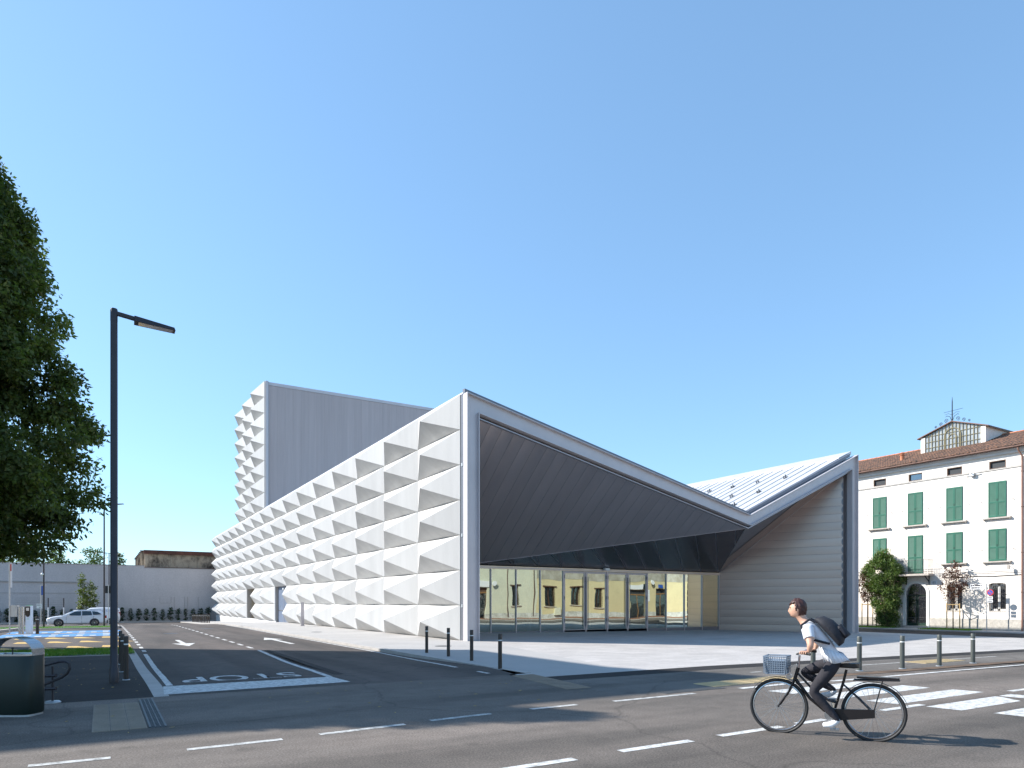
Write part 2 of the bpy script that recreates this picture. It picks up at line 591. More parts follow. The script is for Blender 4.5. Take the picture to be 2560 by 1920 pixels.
MT['back_wall'] = stained("grey_painted_wall", (.57, .53, .52), (.48, .45, .44), .25, .32, .6, .9, (1, 1, .4), .08, 12)
MT['old_wall'] = stained("sooty_old_wall", (.42, .34, .25), (.055, .042, .034), .55, .40, .56, .95, (1, 1, .55), .4, 8)
MT['rust'] = stained("rusty_sheet", (.16, .055, .035), (.07, .03, .022), 1.2, .35, .65, .8)
MT['yellow_wall'] = stained("yellow_stucco", (.66, .57, .34), (.58, .50, .30), .7, .3, .6, .9, None, .15, 20)
MT['pale_wall'] = stained("pale_stucco", (.66, .66, .52), (.58, .58, .47), .7, .3, .6, .9, None, .15, 20)
MT['grey_render'] = stained("grey_render", (.46, .44, .38), (.30, .27, .21), .9, .35, .6, .95, None, .4, 12)
MT['dado'] = stained("worn_dado", (.62, .63, .60), (.40, .40, .36), 1.5, .35, .6, .95, None, .4, 12)
MT['block_wall'] = stained("ochre_stucco", (.55, .43, .28), (.46, .36, .24), .5, .3, .6, .9, None, .15, 20)
MT['red_paving'] = M("red_pavement", (.30, .13, .07), .9, 0, .15, 1.2, .2, 30)
MT['car_white'] = M("white_car_paint", (.78, .79, .81), .28, 0, .02, 1, 0, 40, 0, 60, .5, 0, None, .6)
MT['car_glass'] = M("car_glass", (.020, .035, .042), .06, 0, .15, 2, 0, 40, 0, 60, .9)
MT['tail_red'] = M("tail_lamp_red", (.35, .02, .02), .25, 0, .1, 4)
MT['lamp_clear'] = M("clear_lamp", (.65, .68, .70), .12, .3, .05, 4)
MT['sign_white'] = M("sign_white", (.78, .79, .80), .45, 0, .03, 3)
MT['sign_red'] = M("sign_red", (.55, .035, .035), .45, 0, .05, 3)
MT['sign_blue'] = M("sign_blue", (.03, .10, .42), .45, 0, .05, 3)
MT['ink'] = M("sign_ink", (.03, .03, .04), .6, 0, .05, 3)
MT['led_green'] = M("green_marker", (.05, .45, .15), .5, 0, .05, 3)
MT['skin'] = M("skin", (.62, .36, .25), .5, 0, .06, 6)
MT['hair'] = M("dark_reddish_hair", (.055, .020, .016), .55, 0, .25, 30)
MT['shirt'] = M("white_cotton", (.70, .71, .75), .85, 0, .05, 6, 0, 40, .45, 9)
MT['trousers'] = M("dark_trousers", (.022, .020, .026), .85, 0, .2, 8, 0, 40, .9, 12)
MT['shoe'] = M("white_shoe", (.75, .76, .78), .6, 0, .04, 6)
MT['pack'] = M("black_pack_fabric", (.016, .017, .024), .75, 0, .25, 9, 0, 40, .25, 30)
MT['bike_paint'] = M("dark_bike_paint", (.020, .017, .018), .3, .3, .1, 4)
MT['basket'] = M("blue_grey_basket", (.22, .27, .33), .6, .1, .15, 8)
MT['leather'] = M("black_saddle", (.02, .018, .017), .5, 0, .15, 8)
# ------------------------------------------------------------------ ground, roads, pavements
def struct(o):
    o["kind"] = "structure"
    return o


YS_BACK = [60, 63, 66, 71, 76, 79, 82, 86.5, 91, 97.5, 104]
struct(sheet("ground", MT['ground'], [-1500, -100, -40, 0, 14, 50, 120, 1500],
             [-1500, -60, 0, 50, 60, 66, 76, 82, 91, 104, 130, 1500], lambda x, y: base_z(x, y) - .32))
main_road = struct(sheet("main_road", MT['asphalt_old'], [-90, -20, 0, 14, 32, 50, 150], [2.8, 6, 9.6], base_z))
apron = struct(sheet("road_junction", MT['asphalt_old'], [-90, -20, 0, 8.2], [9.6, 13.85], base_z))
cycle_path = struct(sheet("cycle_path", MT['asphalt_path'], [8.2, 14, 32, 50, 150], [9.6, 12.2], base_z))
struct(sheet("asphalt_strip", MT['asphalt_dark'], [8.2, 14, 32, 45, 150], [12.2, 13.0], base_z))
side_road = struct(sheet("side_road", MT['asphalt_new'], [1.05, 5, 8.72], [13.85, 15] + frange(16, 22, 1) + [26, 35, 50] + YS_BACK + [105.2], road_z))
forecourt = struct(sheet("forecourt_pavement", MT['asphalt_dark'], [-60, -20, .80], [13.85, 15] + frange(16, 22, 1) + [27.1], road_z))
stone_strip = struct(sheet("stone_edging_strip", MT['kerb'], [.80, 1.05], [13.85, 15] + frange(16, 22, 1) + [26, 29.7], road_z))
car_park = struct(sheet("car_park", MT['asphalt_new'], [-60, -20, .80], [27.1, 35, 50] + YS_BACK + [105.2], road_z))
sheet("joint_fill", MT['asphalt_new'], [.80, 1.05], [29.7, 50] + YS_BACK + [105.2], road_z, side_road)
struct(sheet("side_street", MT['asphalt_dark'], [45, 48, 52.2], [13.0, 25, 40, 60], base_z))


def bound_x(y):                      # line where the concrete walk meets the stone plaza
    return 11.3 + (14.3 - 11.3) * max(0, min(1, (y - 13) / 13.3)) if y < 26.3 else 14.3


def ribbon(name, mat, ys, xl, xr, zf, n=3, dz=0.0):
    v = []; f = []
    for y in ys:
        a, b = xl(y), xr(y)
        for i in range(n + 1):
            x = a + (b - a) * i / n
            v.append((x, y, zf(x, y) + dz))
    for j in range(len(ys) - 1):
        for i in range(n):
            k = j * (n + 1) + i
            f.append([k, k + 1, k + n + 2, k + n + 1])
    me = bpy.data.meshes.new(name); me.from_pydata(v, [], f); me.materials.append(mat); me.update()
    return link(name, me)


walk = struct(ribbon("sidewalk", MT['concrete_walk'], [13.0, 15, 18, 22, 26.3, 27.5, 35, 50] + YS_BACK + [105.2],
                     lambda y: 8.2 + .70 * sstep((y - 13) / 3.5), bound_x, base_z))
plaza = struct(ribbon("plaza", MT['plaza'], [13.0, 15, 18, 22, 26.3, 34.6], bound_x, lambda y: 45.0, base_z, 6))
opp = struct(sheet("opposite_pavement", MT['red_paving'], [-90, 0, 14, 50, 150], [-3.6, 2.6], base_z, None, .10))
kb = MB().box(-90, 0, 2.6, 2.8, -.2, .11).box(0, 14, 2.6, 2.8, -.2, .111).hexa(
    [(14, 2.6, -.2), (50, 2.6, -.6), (50, 2.8, -.6), (14, 2.8, -.2), (14, 2.6, .11), (50, 2.6, -.27), (50, 2.8, -.27), (14, 2.8, .11)]).box(50, 150, 2.6, 2.8, -.6, -.269)
kb.build("kerb", MT['kerb'], opp)

# kerb stones along the sidewalk
ks = MB().box(-.105, .105, 0, .985, -.25, .012).build("kerb_stone", MT['kerb'], walk)
ks_first = True
for k in range(84):
    y = 13.95 + k
    if k == 0:
        o = ks
    else:
        o = ks.copy(); COL.objects.link(o)
    o.location = (8.82, y, base_z(8.8, y + .5) + random.uniform(-.003, .003))

WP = MT['white_paint']; WO = MT['white_paint_old']


def mark(name, mat, loop, par, zf=base_z, dz=.004):
    return patch(name, mat, loop, zf, par, dz)


# main road: far edge dashes, centre dashes, solid edge line
for x0, x1, y0, y1 in [(-2.2, -1.15, 8.62, 8.66), (-.66, .08, 8.67, 8.66), (.84, 1.92, 8.68, 8.74), (2.40, 3.62, 8.81, 8.93), (4.05, 5.09, 9.02, 9.11)]:
    mark("lane_dash", WO, [(x0, y0 - .06), (x1, y1 - .06), (x1, y1 + .06), (x0, y0 + .06)], main_road)
for x0, x1 in [(5.85, 6.77), (7.54, 9.49)]:
    mark("lane_dash", WO, [(x0, 9.10), (x1, 9.12), (x1, 9.24), (x0, 9.22)], main_road)
mark("edge_line", WP, [(13.5, 9.02), (60, 9.42), (60, 9.55), (13.5, 9.15)], main_road)
for x0, x1 in [(1.2, 2.4), (3.1, 4.4), (5.07, 6.21), (6.74, 7.98), (8.35, 9.0), (10.5, 11.7), (15.0, 16.2), (17.0, 18.2), (19.2, 20.4)]:
    yc = 5.98 + (x0 - 3) * .03
    mark("lane_dash", WP, [(x0, yc - .065), (x1, yc - .045), (x1, yc + .085), (x0, yc + .065)], main_road)
mark("crossing_stripe", WP, [(10.8, 9.16), (13.05, 9.22), (13.0, 9.36), (10.8, 9.32)], main_road)
for i, yc in enumerate((8.45, 7.60, 6.72, 5.82, 4.92, 4.02)):
    xs = 11.0 + (8.45 - yc) * .22
    mark("crossing_stripe", WP, [(xs, yc - .26), (xs + 2.98, yc - .22), (xs + 2.90, yc + .29), (xs - .06, yc + .25)], main_road)
mark("cycle_line", WO, [(13.5, 11.20), (26, 11.35), (26, 11.43), (13.5, 11.28)], cycle_path)
mark("gutter_strip", M("rusty_gutter_stain", (.16, .10, .06), .9, 0, .3, 3, .3, 40), [(14.4, 9.62), (60, 9.70), (60, 10.05), (14.4, 9.95)], cycle_path, base_z, .003)

# side road
R = road_z
mark("stop_line", WP, [(.98, 14.08), (4.57, 14.33), (4.50, 15.54), (1.06, 15.46)], side_road, R)
for k in range(6):                                  # follows the dip of the road
    ya, yb = 15.56 + k * 1.9, 15.56 + (k + 1) * 1.9
    fa, fb = (ya - 15.5) / 11.5, (yb - 15.5) / 11.5
    xa, xb = 4.40 + .60 * fa, 4.40 + .60 * fb
    mark("centre_line", WP, [(xa, ya), (xa + .14, ya), (xb + .13, yb), (xb, yb)], side_road, R)
    xa, xb = 1.12 + .11 * fa, 1.12 + .11 * fb
    mark("side_line", WP, [(xa, ya), (xa + .13, ya), (xb + .12, yb), (xb, yb)], side_road, R)
for k in range(17):
    y = 28.25 + 2.2 * k
    mark("lane_dash", WP, [(5.00, y), (5.13, y), (5.13, y + 1.15), (5.00, y + 1.15)], side_road, R)
    mark("lane_dash", WP, [(1.27, y), (1.40, y), (1.40, y + 1.0), (1.27, y + 1.0)], side_road, R)
for k in range(18):
    ya, yb = 14.3 + 2.5 * k, 14.3 + 2.5 * (k + 1)
    xe = lambda y: 7.88 + .62 * sstep((y - 14) / 10)
    mark("edge_line", WP, [(xe(ya), ya), (xe(ya) + .11, ya), (xe(yb) + .11, yb), (xe(yb), yb)], side_road, R)
mark("arrow_head", WP, [(2.62, 33.2), (3.08, 31.0), (3.54, 33.2)], side_road, R)
mark("arrow_shaft", WP, [(2.98, 33.21), (3.18, 33.21), (3.18, 36.3), (2.98, 36.3)], side_road, R)
mark("arrow_head", WP, [(6.67, 34.3), (7.57, 34.3), (7.12, 36.5)], side_road, R)
mark("arrow_shaft", WP, [(7.02, 30.4), (7.22, 30.4), (7.22, 34.29), (7.02, 34.29)], side_road, R)
text_on("stop_lettering", "STOP", 1.0, WP, (2.76, 16.62, road_z(2.7, 16.6) + .006), (-1, 0, 0), (0, -1, 0), side_road, 1.06, 1.62, .012)
mark("asphalt_patch", MT['asphalt_dark'], [(4.70, 16.0), (4.95, 16.0), (5.45, 27), (5.25, 27)], side_road, R, .003)

# car park markings
BP, YP = MT['blue_paint'], MT['yellow_paint']
for y0, y1 in ((43.0, 47.0), (47.9, 51.6)):
    mark("blue_bay", BP, [(-4.7, y0), (1.0, y0), (1.0, y1), (-4.7, y1)], car_park, R)
    for i in range(9):
        x = -4.3 + i * .62
        mark("bay_dash", WP, [(x, y0 + .5), (x + .30, y0 + .5), (x + .30, y0 + 1.3), (x, y0 + 1.3)], car_park, R, .008)
        if i % 2:
            mark("bay_dash", WP, [(x, y1 - 1.5), (x + .34, y1 - 1.5), (x + .34, y1 - .7), (x, y1 - .7)], car_park, R, .008)
mark("bay_line", YP, [(-4.7, 47.3), (1.0, 47.3), (1.0, 47.6), (-4.7, 47.6)], car_park, R)
for j, yc in enumerate((32.6, 37.0, 41.2)):
    for i in range(5):
        x = -4.9 + i * 1.22 + (.35 if j == 1 else 0)
        mark("hatch_wedge", YP, [(x, yc - .4), (x + 1.0, yc - .8), (x + .35, yc + .8), (x + .05, yc + .9)], car_park, R)
mark("bay_edge", YP, [(.55, 31.2), (1.02, 31.2), (1.0, 42.6), (.86, 42.6)], car_park, R)
for i in range(8):
    x = -14 + i * 2.6
    mark("bay_line", WP, [(x, 80), (x + .12, 80), (x + .12 - 1.5, 88), (x - 1.5, 88)], car_park, R)
for y in (66, 73, 96):
    mark("bay_line", WP, [(-22, y), (-4.5, y), (-4.5, y + .15), (-22, y + .15)], car_park, R)

# tactile slabs, each a piece of its own
def slab_field(par, mat, o, ux, uy, nx, ny, name="tactile_slab", gap=.012, t=.008):
    o = Vector((*o, 0)); ux = Vector((*ux, 0)); uy = Vector((*uy, 0))
    for i in range(nx):
        for j in range(ny):
            mb = MB()
            p = [o + ux * (i + a) + uy * (j + b) for a, b in ((gap, gap), (1 - gap, gap), (1 - gap, 1 - gap), (gap, 1 - gap))]
            mb.prism([(q.x, q.y, base_z(q.x, q.y) - .03) for q in p], (0, 0, .03 + t))
            nb = 5
            for k in range(nb):                     # raised ribs
                s = (k + .5) / nb
                a = o + ux * (i + .08) + uy * (j + s); b = o + ux * (i + .92) + uy * (j + s)
                za = base_z(a.x, a.y) + t
                mb.bar((a.x, a.y, za + .002), (b.x, b.y, za + .002), abs(uy.length) / nb * .45, .006)
            mb.build(name, mat, par)

slab_field(apron, MT['tactile'], (-.12, 10.45), (.217, 0), (0, .458), 3, 6)
slab_field(apron, MT['tactile'], (7.78, 10.88), (.30, .0), (.052, .385), 2, 7)
slab_field(cycle_path, MT['tactile_y'], (10.55, 9.66), (.40, .012), (.02, .31), 7, 2)
slab_field(cycle_path, MT['tactile_y'], (20.4, 10.75), (.40, .012), (.02, .33), 6, 2)
gr = MB()
gr.box(.548, .765, 10.46, 13.63, -.03, .004)
gr.box(.548, .575, 10.46, 13.63, .004, .014); gr.box(.738, .765, 10.46, 13.63, .004, .014)
for k in range(62):
    y = 10.5 + k * .05
    gr.box(.575, .738, y, y + .018, .004, .012)
gr.box(.62, .632, 10.46, 13.63, .004, .013); gr.box(.68, .692, 10.46, 13.63, .004, .013)
gr.build("drain_grate", MT['grate'], apron)
g2 = MB().box(9.0, 10.6, 9.40, 9.58, -.02, .004)
for k in range(30):
    g2.box(9.02 + k * .052, 9.045 + k * .052, 9.41, 9.57, .004, .010)
g2.build("drain_grate", MT['grate'], cycle_path)

# manhole covers and patches give the roads their history
for par, x, y, r, zf in ((side_road, 6.2, 51.0, .42, R), (side_road, 3.4, 44.0, .4, R), (main_road, 3.0, 4.6, .33, base_z), (walk, 10.6, 39.5, .3, base_z), (walk, 11.4, 24.2, .33, base_z)):
    MB().lathe([(r, 0), (r, .006), (r * .88, .006), (r * .86, .003), (.02, .004)], 22, (x, y, zf(x, y))).build("manhole_cover", MT['grate'], par)

# lawns
def lawn(name, x0, x1, y0, y1, h, n, blade, label):
    v = []; f = []
    xs = frange(x0, x1, .8); ys = frange(y0, y1, .8)
    nx = len(xs)
    for y in ys:
        for x in xs:
            v.append((x, y, road_z(x, y) + h + .02 * math.sin(x * 3 + y * 2)))
    for j in range(len(ys) - 1):
        for i in range(nx - 1):
            a = j * nx + i
            f.append([a, a + 1, a + nx + 1, a + nx])
    for _ in range(n):
        x = random.uniform(x0, x1); y = random.uniform(y0, y1); z = road_z(x, y) + h - .01
        a = random.uniform(0, 6.28); w = .012; hh = blade * random.uniform(.6, 1.3)
        dx, dy = math.cos(a) * w, math.sin(a) * w
        k = len(v)
        v += [(x - dx, y - dy, z), (x + dx, y + dy, z), (x + random.uniform(-.04, .04), y + random.uniform(-.04, .04), z + hh)]
        f.append([k, k + 1, k + 2])
    me = bpy.data.meshes.new(name); me.from_pydata(v, [], f); me.materials.append(MT['grass']); me.update()
    o = link(name, me)
    return tag(o, label, "grass", None, "stuff")


lawn("lawn", -9, .98, 27.12, 30.6, .03, 14000, .09, "near strip of mown green grass between forecourt and yellow hatching")
lawn("lawn", -9, .95, 55.9, 61.0, .05, 5000, .06, "far strip of green grass between the blue bays and the parked cars")
for y0, y1, hh in ((55.65, 55.9, .07), (61.0, 61.2, .07)):
    MB().box(-9, .95, y0, y1, road_z(0, y0) - .2, road_z(0, y0) + hh).build("lawn_kerb", MT['kerb'], car_park)
MB().box(.95, 1.05, 55.65, 61.2, -.3, .05).build("lawn_kerb", MT['kerb'], car_park)
MB().box(-9, .98, 26.98, 27.12, road_z(0, 27) - .2, road_z(0, 27) + .02).build("lawn_kerb", MT['kerb'], forecourt)
MB().hexa([(-6.5, 44.2, -.3), (-6.3, 44.2, -.3), (-4.6, 55.6, -.3), (-4.85, 55.6, -.3), (-6.5, 44.2, .04), (-6.3, 44.2, .04), (-4.6, 55.6, .03), (-4.85, 55.6, .03)]).build("lawn_kerb", MT['kerb'], car_park)
# verge by the cream house
vv = struct(sheet("verge", MT['kerb'], [52.2, 55.6], [13.0, 25, 40, 60], base_z, None, .06))
MB().box(52.05, 52.2, 13, 60, -.6, -.30).build("verge_kerb", MT['kerb'], vv)
def verge_grass(y0, y1, lab):
    v = []; f = []
    for _ in range(2500):
        x = random.uniform(53.0, 55.2); y = random.uniform(y0, y1); z = base_z(x, y) + .06
        a = random.uniform(0, 6.28); w = .014; hh = .12 * random.uniform(.4, 1.2)
        k = len(v)
        v += [(x - math.cos(a) * w, y - math.sin(a) * w, z), (x + math.cos(a) * w, y + math.sin(a) * w, z), (x + random.uniform(-.05, .05), y + random.uniform(-.05, .05), z + hh)]
        f.append([k, k + 1, k + 2])
    me = bpy.data.meshes.new("verge_grass"); me.from_pydata(v, [], f); me.materials.append(MT['grass']); me.update()
    tag(link("verge_grass", me), lab, "grass", None, "stuff")
verge_grass(31.0, 36.0, "patch of verge grass round the staked plum tree beside the oleander")
verge_grass(25.0, 28.6, "patch of verge grass round the staked plum tree beside the sign post")
# ------------------------------------------------------------------ theatre
XF, Y0, MY, MZ = 13.81, 27.53, 4.80, 1.58
th = thing("theatre", "white theatre with faceted pyramid panels, V-shaped steel portal and dark metal porch", "theatre", (28, 45, 0), 0, None, True)


def panel_mesh():
    g = .010; mb = MB()
    a, b, c, d = (0, g, g), (0, MY - g, g), (0, MY - g, MZ - g), (0, g, MZ - g)
    ap = (-.93, MY * .5, MZ * .5)
    back = [(.10, p[1], p[2]) for p in (a, b, c, d)]
    for p, q in ((a, b), (b, c), (c, d), (d, a)):
        mb.poly([p, q, ap])
    fr = [a, b, c, d]
    for i in range(4):
        mb.poly([fr[i], fr[(i + 1) % 4], back[(i + 1) % 4], back[i]])
    return mb


first = None
DOORS = {(7, 0), (7, 1), (10, 0), (10, 1)}
cells = [(i, k) for i in range(16) for k in range(7) if (i, k) not in DOORS] + [(i, k) for i in (9, 10, 11) for k in range(7, 15)]
for i, k in cells:
    if first is None:
        first = panel_mesh().build("facade_panel", MT['panel'], th)
        o = first
    else:
        o = first.copy(); COL.objects.link(o)
    o.location = (XF, Y0 + i * MY, k * MZ)

# wall behind the panels, with the two openings left free
wb = MB()
ys = [27.34, Y0 + 7 * MY, Y0 + 8 * MY, Y0 + 10 * MY, Y0 + 11 * MY, Y0 + 16 * MY]
for j in range(5):
    z0 = 2 * MZ if j in (1, 3) else -1.2
    wb.box(XF + .10, XF + .5, ys[j], ys[j + 1], z0, 11.02)
wb.build("facade_wall", MT['concrete_walk'], th)
MB().box(XF + .02, XF + .098, Y0 + 7.95 * MY, Y0 + 16 * MY - .02, -1.2, -.004).build("plinth", MT['panel'], th)
MB().box(XF - .005, XF + .5, Y0 + 16 * MY, Y0 + 16 * MY + .06, -1.2, 11.0).build("end_trim", MT['alu'], th)
MB().box(XF + .03, XF + .55, Y0 - .18, Y0 + 16 * MY, 11.025, 11.075).build("parapet_coping", MT['alu'], th)
# corner strip between facade and portal, with bolt plates
cs = MB().box(XF + .03, XF + .20, 27.23, 27.52, -.2, 11.0).build("corner_strip", MT['frame_dark'], th)
for z in (1.55, 4.72, 7.88):
    MB().box(XF + .004, XF + .03, 27.30, 27.44, z - .07, z + .07).build("bolt_plate", MT['galv'], cs)

# side doors recessed in the facade
d1 = MB().box(XF + .30, XF + .36, Y0 + 7 * MY + .02, Y0 + 8 * MY - .02, -.15, 2 * MZ).build("service_door", M("blue_grey_door", (.16, .20, .28), .4, .2, .1, 2), th)
MB().box(XF + .27, XF + .30, Y0 + 7.5 * MY - .03, Y0 + 7.5 * MY + .03, -.1, 2 * MZ - .05).build("door_joint", MT['alu'], d1)
MB().box(XF + .25, XF + .298, Y0 + 7 * MY + .3, Y0 + 8 * MY - .3, .95, 1.02).build("push_bar", MT['steel'], d1)
MB().ball((XF + .18, Y0 + 7.4 * MY, 2.9), .14, 10, 7).build("camera_dome", MT['white_plastic'], d1)
d2 = MB().box(XF + 1.2, XF + 1.25, Y0 + 10 * MY + .02, Y0 + 11 * MY - .02, -.7, 2 * MZ).build("loading_door", M("beige_door", (.36, .31, .24), .6, 0, .1, 1.5), th)
MB().box(XF + .5, XF + 1.2, Y0 + 10 * MY - .2, Y0 + 10 * MY - .01, -.7, 2 * MZ).box(XF + .5, XF + 1.2, Y0 + 11 * MY + .01, Y0 + 11 * MY + .2, -.7, 2 * MZ).build("door_reveal", M("beige_reveal", (.40, .35, .27), .7, 0, .1, 1.5), d2)

# fly tower
tz = 15 * MZ
tw = MB().box(XF + .11, 42, 70.95, 85.0, 9.5, tz - .05).build("fly_tower", MT['concrete_walk'], th)
MB().box(XF + .10, XF + .36, 70.56, 70.72, 10.5, tz).build("corner_trim", MT['frame_steel'], tw)
MB().box(XF + .30, XF + .42, 70.73, 70.94, 10.5, tz - .02).build("shadow_gap", MT['frame_dark'], tw)
pm = MB().box(0, .790, -.10, 0, 0, tz - .35 - 10.4)
p0 = None
for k in range(35):
    x = XF + .44 + k * .795
    if p0 is None:
        p0 = pm.build("cladding_panel", MT['tower_clad'], tw); o = p0
    else:
        o = p0.copy(); COL.objects.link(o)
    o.location = (x, 70.94 + random.uniform(-.006, .006), 10.4)
MB().box(XF + .40, 42.05, 70.80, 71.1, tz - .33, tz - .02).build("tower_coping", MT['frame_steel'], tw)

# ---- V roof
OUT = [(13.81, -.3), (13.81, 11.0), (32.30, 6.80), (42.76, 11.46), (42.76, -.7)]
INN = [(14.43, -.3), (14.43, 10.13), (32.34, 6.17), (42.10, 10.43), (42.10, -.7)]


def offset_path(path, t):
    """path moved sideways (to its right) by t with mitred corners"""
    out = []
    n = len(path)
    dirs = []
    for i in range(n - 1):
        d = Vector((path[i + 1][0] - path[i][0], path[i + 1][1] - path[i][1])).normalized()
        dirs.append(d)
    for i in range(n):
        d0 = dirs[max(0, i - 1)]; d1 = dirs[min(n - 2, i)]
        n0 = Vector((d0.y, -d0.x)); n1 = Vector((d1.y, -d1.x))
        m = (n0 + n1).normalized()
        s = t / max(.3, m.dot(n0))
        out.append((path[i][0] + m.x * s, path[i][1] + m.y * s))
    return out


def sweep(path, t, y0, y1):
    mb = MB(); off = offset_path(path, t)
    for i in range(len(path) - 1):
        a, b, c, d = path[i], path[i + 1], off[i + 1], off[i]
        mb.hexa([(a[0], y0, a[1]), (b[0], y0, b[1]), (c[0], y0, c[1]), (d[0], y0, d[1]),
                 (a[0], y1, a[1]), (b[0], y1, b[1]), (c[0], y1, c[1]), (d[0], y1, d[1])])
    return mb


portal = MB()
o_in = offset_path(OUT, .034); i_in = offset_path(INN, -.034)
for i in range(4):
    a, b, c, d = o_in[i], o_in[i + 1], i_in[i + 1], i_in[i]
    portal.hexa([(a[0], 27.0, a[1]), (b[0], 27.0, b[1]), (c[0], 27.0, c[1]), (d[0], 27.0, d[1]),
                 (a[0], 27.03, a[1]), (b[0], 27.03, b[1]), (c[0], 27.03, c[1]), (d[0], 27.03, d[1])])
po = portal.build("portal_frame", MT['frame_steel'], th)
sweep(OUT, .033, 26.82, 27.22).build("outer_flange", MT['frame_steel'], po)
sweep(INN, -.033, 26.82, 27.22).build("inner_flange", MT['frame_steel'], po)
# thin trim line under the inner flange of the sloping beams
TR = offset_path(INN[1:4], .10)
sweep(TR, .05, 27.06, 27.21).build("beam_trim", MT['alu'], po)
# roof: sheet metal over the V, standing seams on the right slope
LEFT = [(13.88, 11.02), (32.30, 6.84)]
mb = MB()
for (xa, za), (xb, zb) in ((LEFT[0], LEFT[1]),):
    mb.hexa([(xa, 27.24, za), (xb, 27.24, zb), (xb, 70.4, zb), (xa, 70.4, za), (xa, 27.24, za + .12), (xb, 27.24, zb + .12), (xb, 70.4, zb + .12), (xa, 70.4, za + .12)])
roof = mb.build("roof", MT['roof_metal'], th)
slope = (11.46 - 6.84) / (42.3 - 32.3)
x0r, x1r = 32.36, 41.35
rp = MB()
rp.hexa([(x0r, 0, 6.86), (x1r, 0, 6.86 + slope * (x1r - x0r)), (x1r, .84, 6.86 + slope * (x1r - x0r)), (x0r, .84, 6.86),
         (x0r, 0, 6.95), (x1r, 0, 6.95 + slope * (x1r - x0r)), (x1r, .84, 6.95 + slope * (x1r - x0r)), (x0r, .84, 6.95)])
rp.bar((x0r, .03, 6.97), (x1r, .03, 6.97 + slope * (x1r - x0r)), .022, .07)
r0 = None
for k in range(50):
    if r0 is None:
        r0 = rp.build("roof_panel", MT['roof_metal'], roof); o = r0
    else:
        o = r0.copy(); COL.objects.link(o)
    o.location = (0, 27.30 + k * .845, 0)
zr = 6.86 + slope * (x1r - x0r)
zt = zr + slope * (42.7 - x1r)
rc = MB()
rc.hexa([(x1r, 27.3, zr - .1), (42.70, 27.3, zt - .1), (42.70, 70.4, zt - .1), (x1r, 70.4, zr - .1), (x1r, 27.3, zr + .17), (42.70, 27.3, zt + .13), (42.70, 70.4, zt + .13), (x1r, 70.4, zr + .17)])
rc.build("edge_flashing", MT['roof_metal'], roof)
# raised verge along the front edge of both slopes
fv = MB()
for (xa, za), (xb, zb) in (((13.83, 11.02), (32.28, 6.83)), ((32.32, 6.83), (42.25, 11.30))):
    fv.hexa([(xa, 27.10, za), (xb, 27.10, zb), (xb, 27.30, zb), (xa, 27.30, za), (xa, 27.10, za + .20), (xb, 27.10, zb + .20), (xb, 27.34, zb + .22), (xa, 27.34, za + .22)])
fv.build("front_verge", MT['frame_dark'], roof)
sg = MB().box(-.22, .22, -.03, .03, 0, .03).box(-.20, -.15, -.03, .03, 0, .17).box(.02, .07, -.03, .03, .03, .21).bar((-.18, 0, .15), (.05, 0, .07), .04, .03)
s0 = None
for x, y in [(38.9, 29.5 + 2.2 * k) for k in range(8)] + [(36.4, 29.6 + 2.2 * k) for k in range(3)] + [(34.26, 29.74), (34.26, 31.94)]:
    if s0 is None:
        s0 = sg.build("snow_guard", MT['grate'], roof); o = s0
    else:
        o = s0.copy(); COL.objects.link(o)
    o.location = (x, y, 6.96 + slope * (x - x0r)); o.rotation_euler = (0, -math.atan(slope), 0)
MB().box(42.30, 42.70, 27.24, 104.3, -1.0, 11.2).build("east_wall", MT['tower_clad'], th)
MB().box(13.95, 42.25, 85.0, 104.3, 10.6, 10.9).build("rear_roof", MT['roof_metal'], th)
MB().box(13.95, 42.25, 104.0, 104.3, -1.0, 10.6).build("rear_wall", MT['concrete_walk'], th)

# ---- porch: soffits and splayed walls of metal strips
A_ = Vector((14.62, 27.215, 10.02)); B_ = Vector((32.25, 27.215, 6.03)); C_ = Vector((41.70, 27.215, 10.18))
L_ = Vector((17.40, 34.2, 3.82)); G_ = Vector((37.75, 34.2, 3.82))


def strips(name, poly, axis, step, start, mat, parent, bulge, front, gap=.006, sub=4):
    """cut a planar polygon into strips across `axis`, each a slightly cushioned sheet"""
    axis = Vector(axis)
    vals = [axis.dot(p) for p in poly]
    lo, hi = min(vals), max(vals)
    n = (poly[1] - poly[0]).cross(poly[2] - poly[0]).normalized()
    if n.dot(Vector(front)) < 0:
        n = -n
    s = start
    while s + step < lo:
        s += step
    while s < hi:
        mb = MB()
        for j in range(sub):
            a = s + gap + (step - 2 * gap) * j / sub; b = s + gap + (step - 2 * gap) * (j + 1) / sub
            q = clip(poly, axis, a)
            if len(q) >= 3:
                q = clip(q, -axis, -b)
            if len(q) < 3:
                continue
            pts = []
            for p in q:
                t = (axis.dot(p) - s) / step
                pts.append(p + n * (bulge * math.sin(math.pi * max(0, min(1, t)))))
            mb.poly(pts)
        if mb.f:
            # weld so the cushioned face shades smoothly
            o = mb.build(name, mat, parent, False)
            import bmesh
            bm = bmesh.new(); bm.from_mesh(o.data)
            bmesh.ops.remove_doubles(bm, verts=bm.verts, dist=1e-4)
            for fc in bm.faces:
                fc.smooth = True
                if fc.normal.dot(n) < 0:
                    fc.normal_flip()
            bm.to_mesh(o.data); bm.free()
        s += step


def backing(name, pts, off, mat):
    return MB().prism([tuple(p) for p in pts], off).build(name, mat, th)


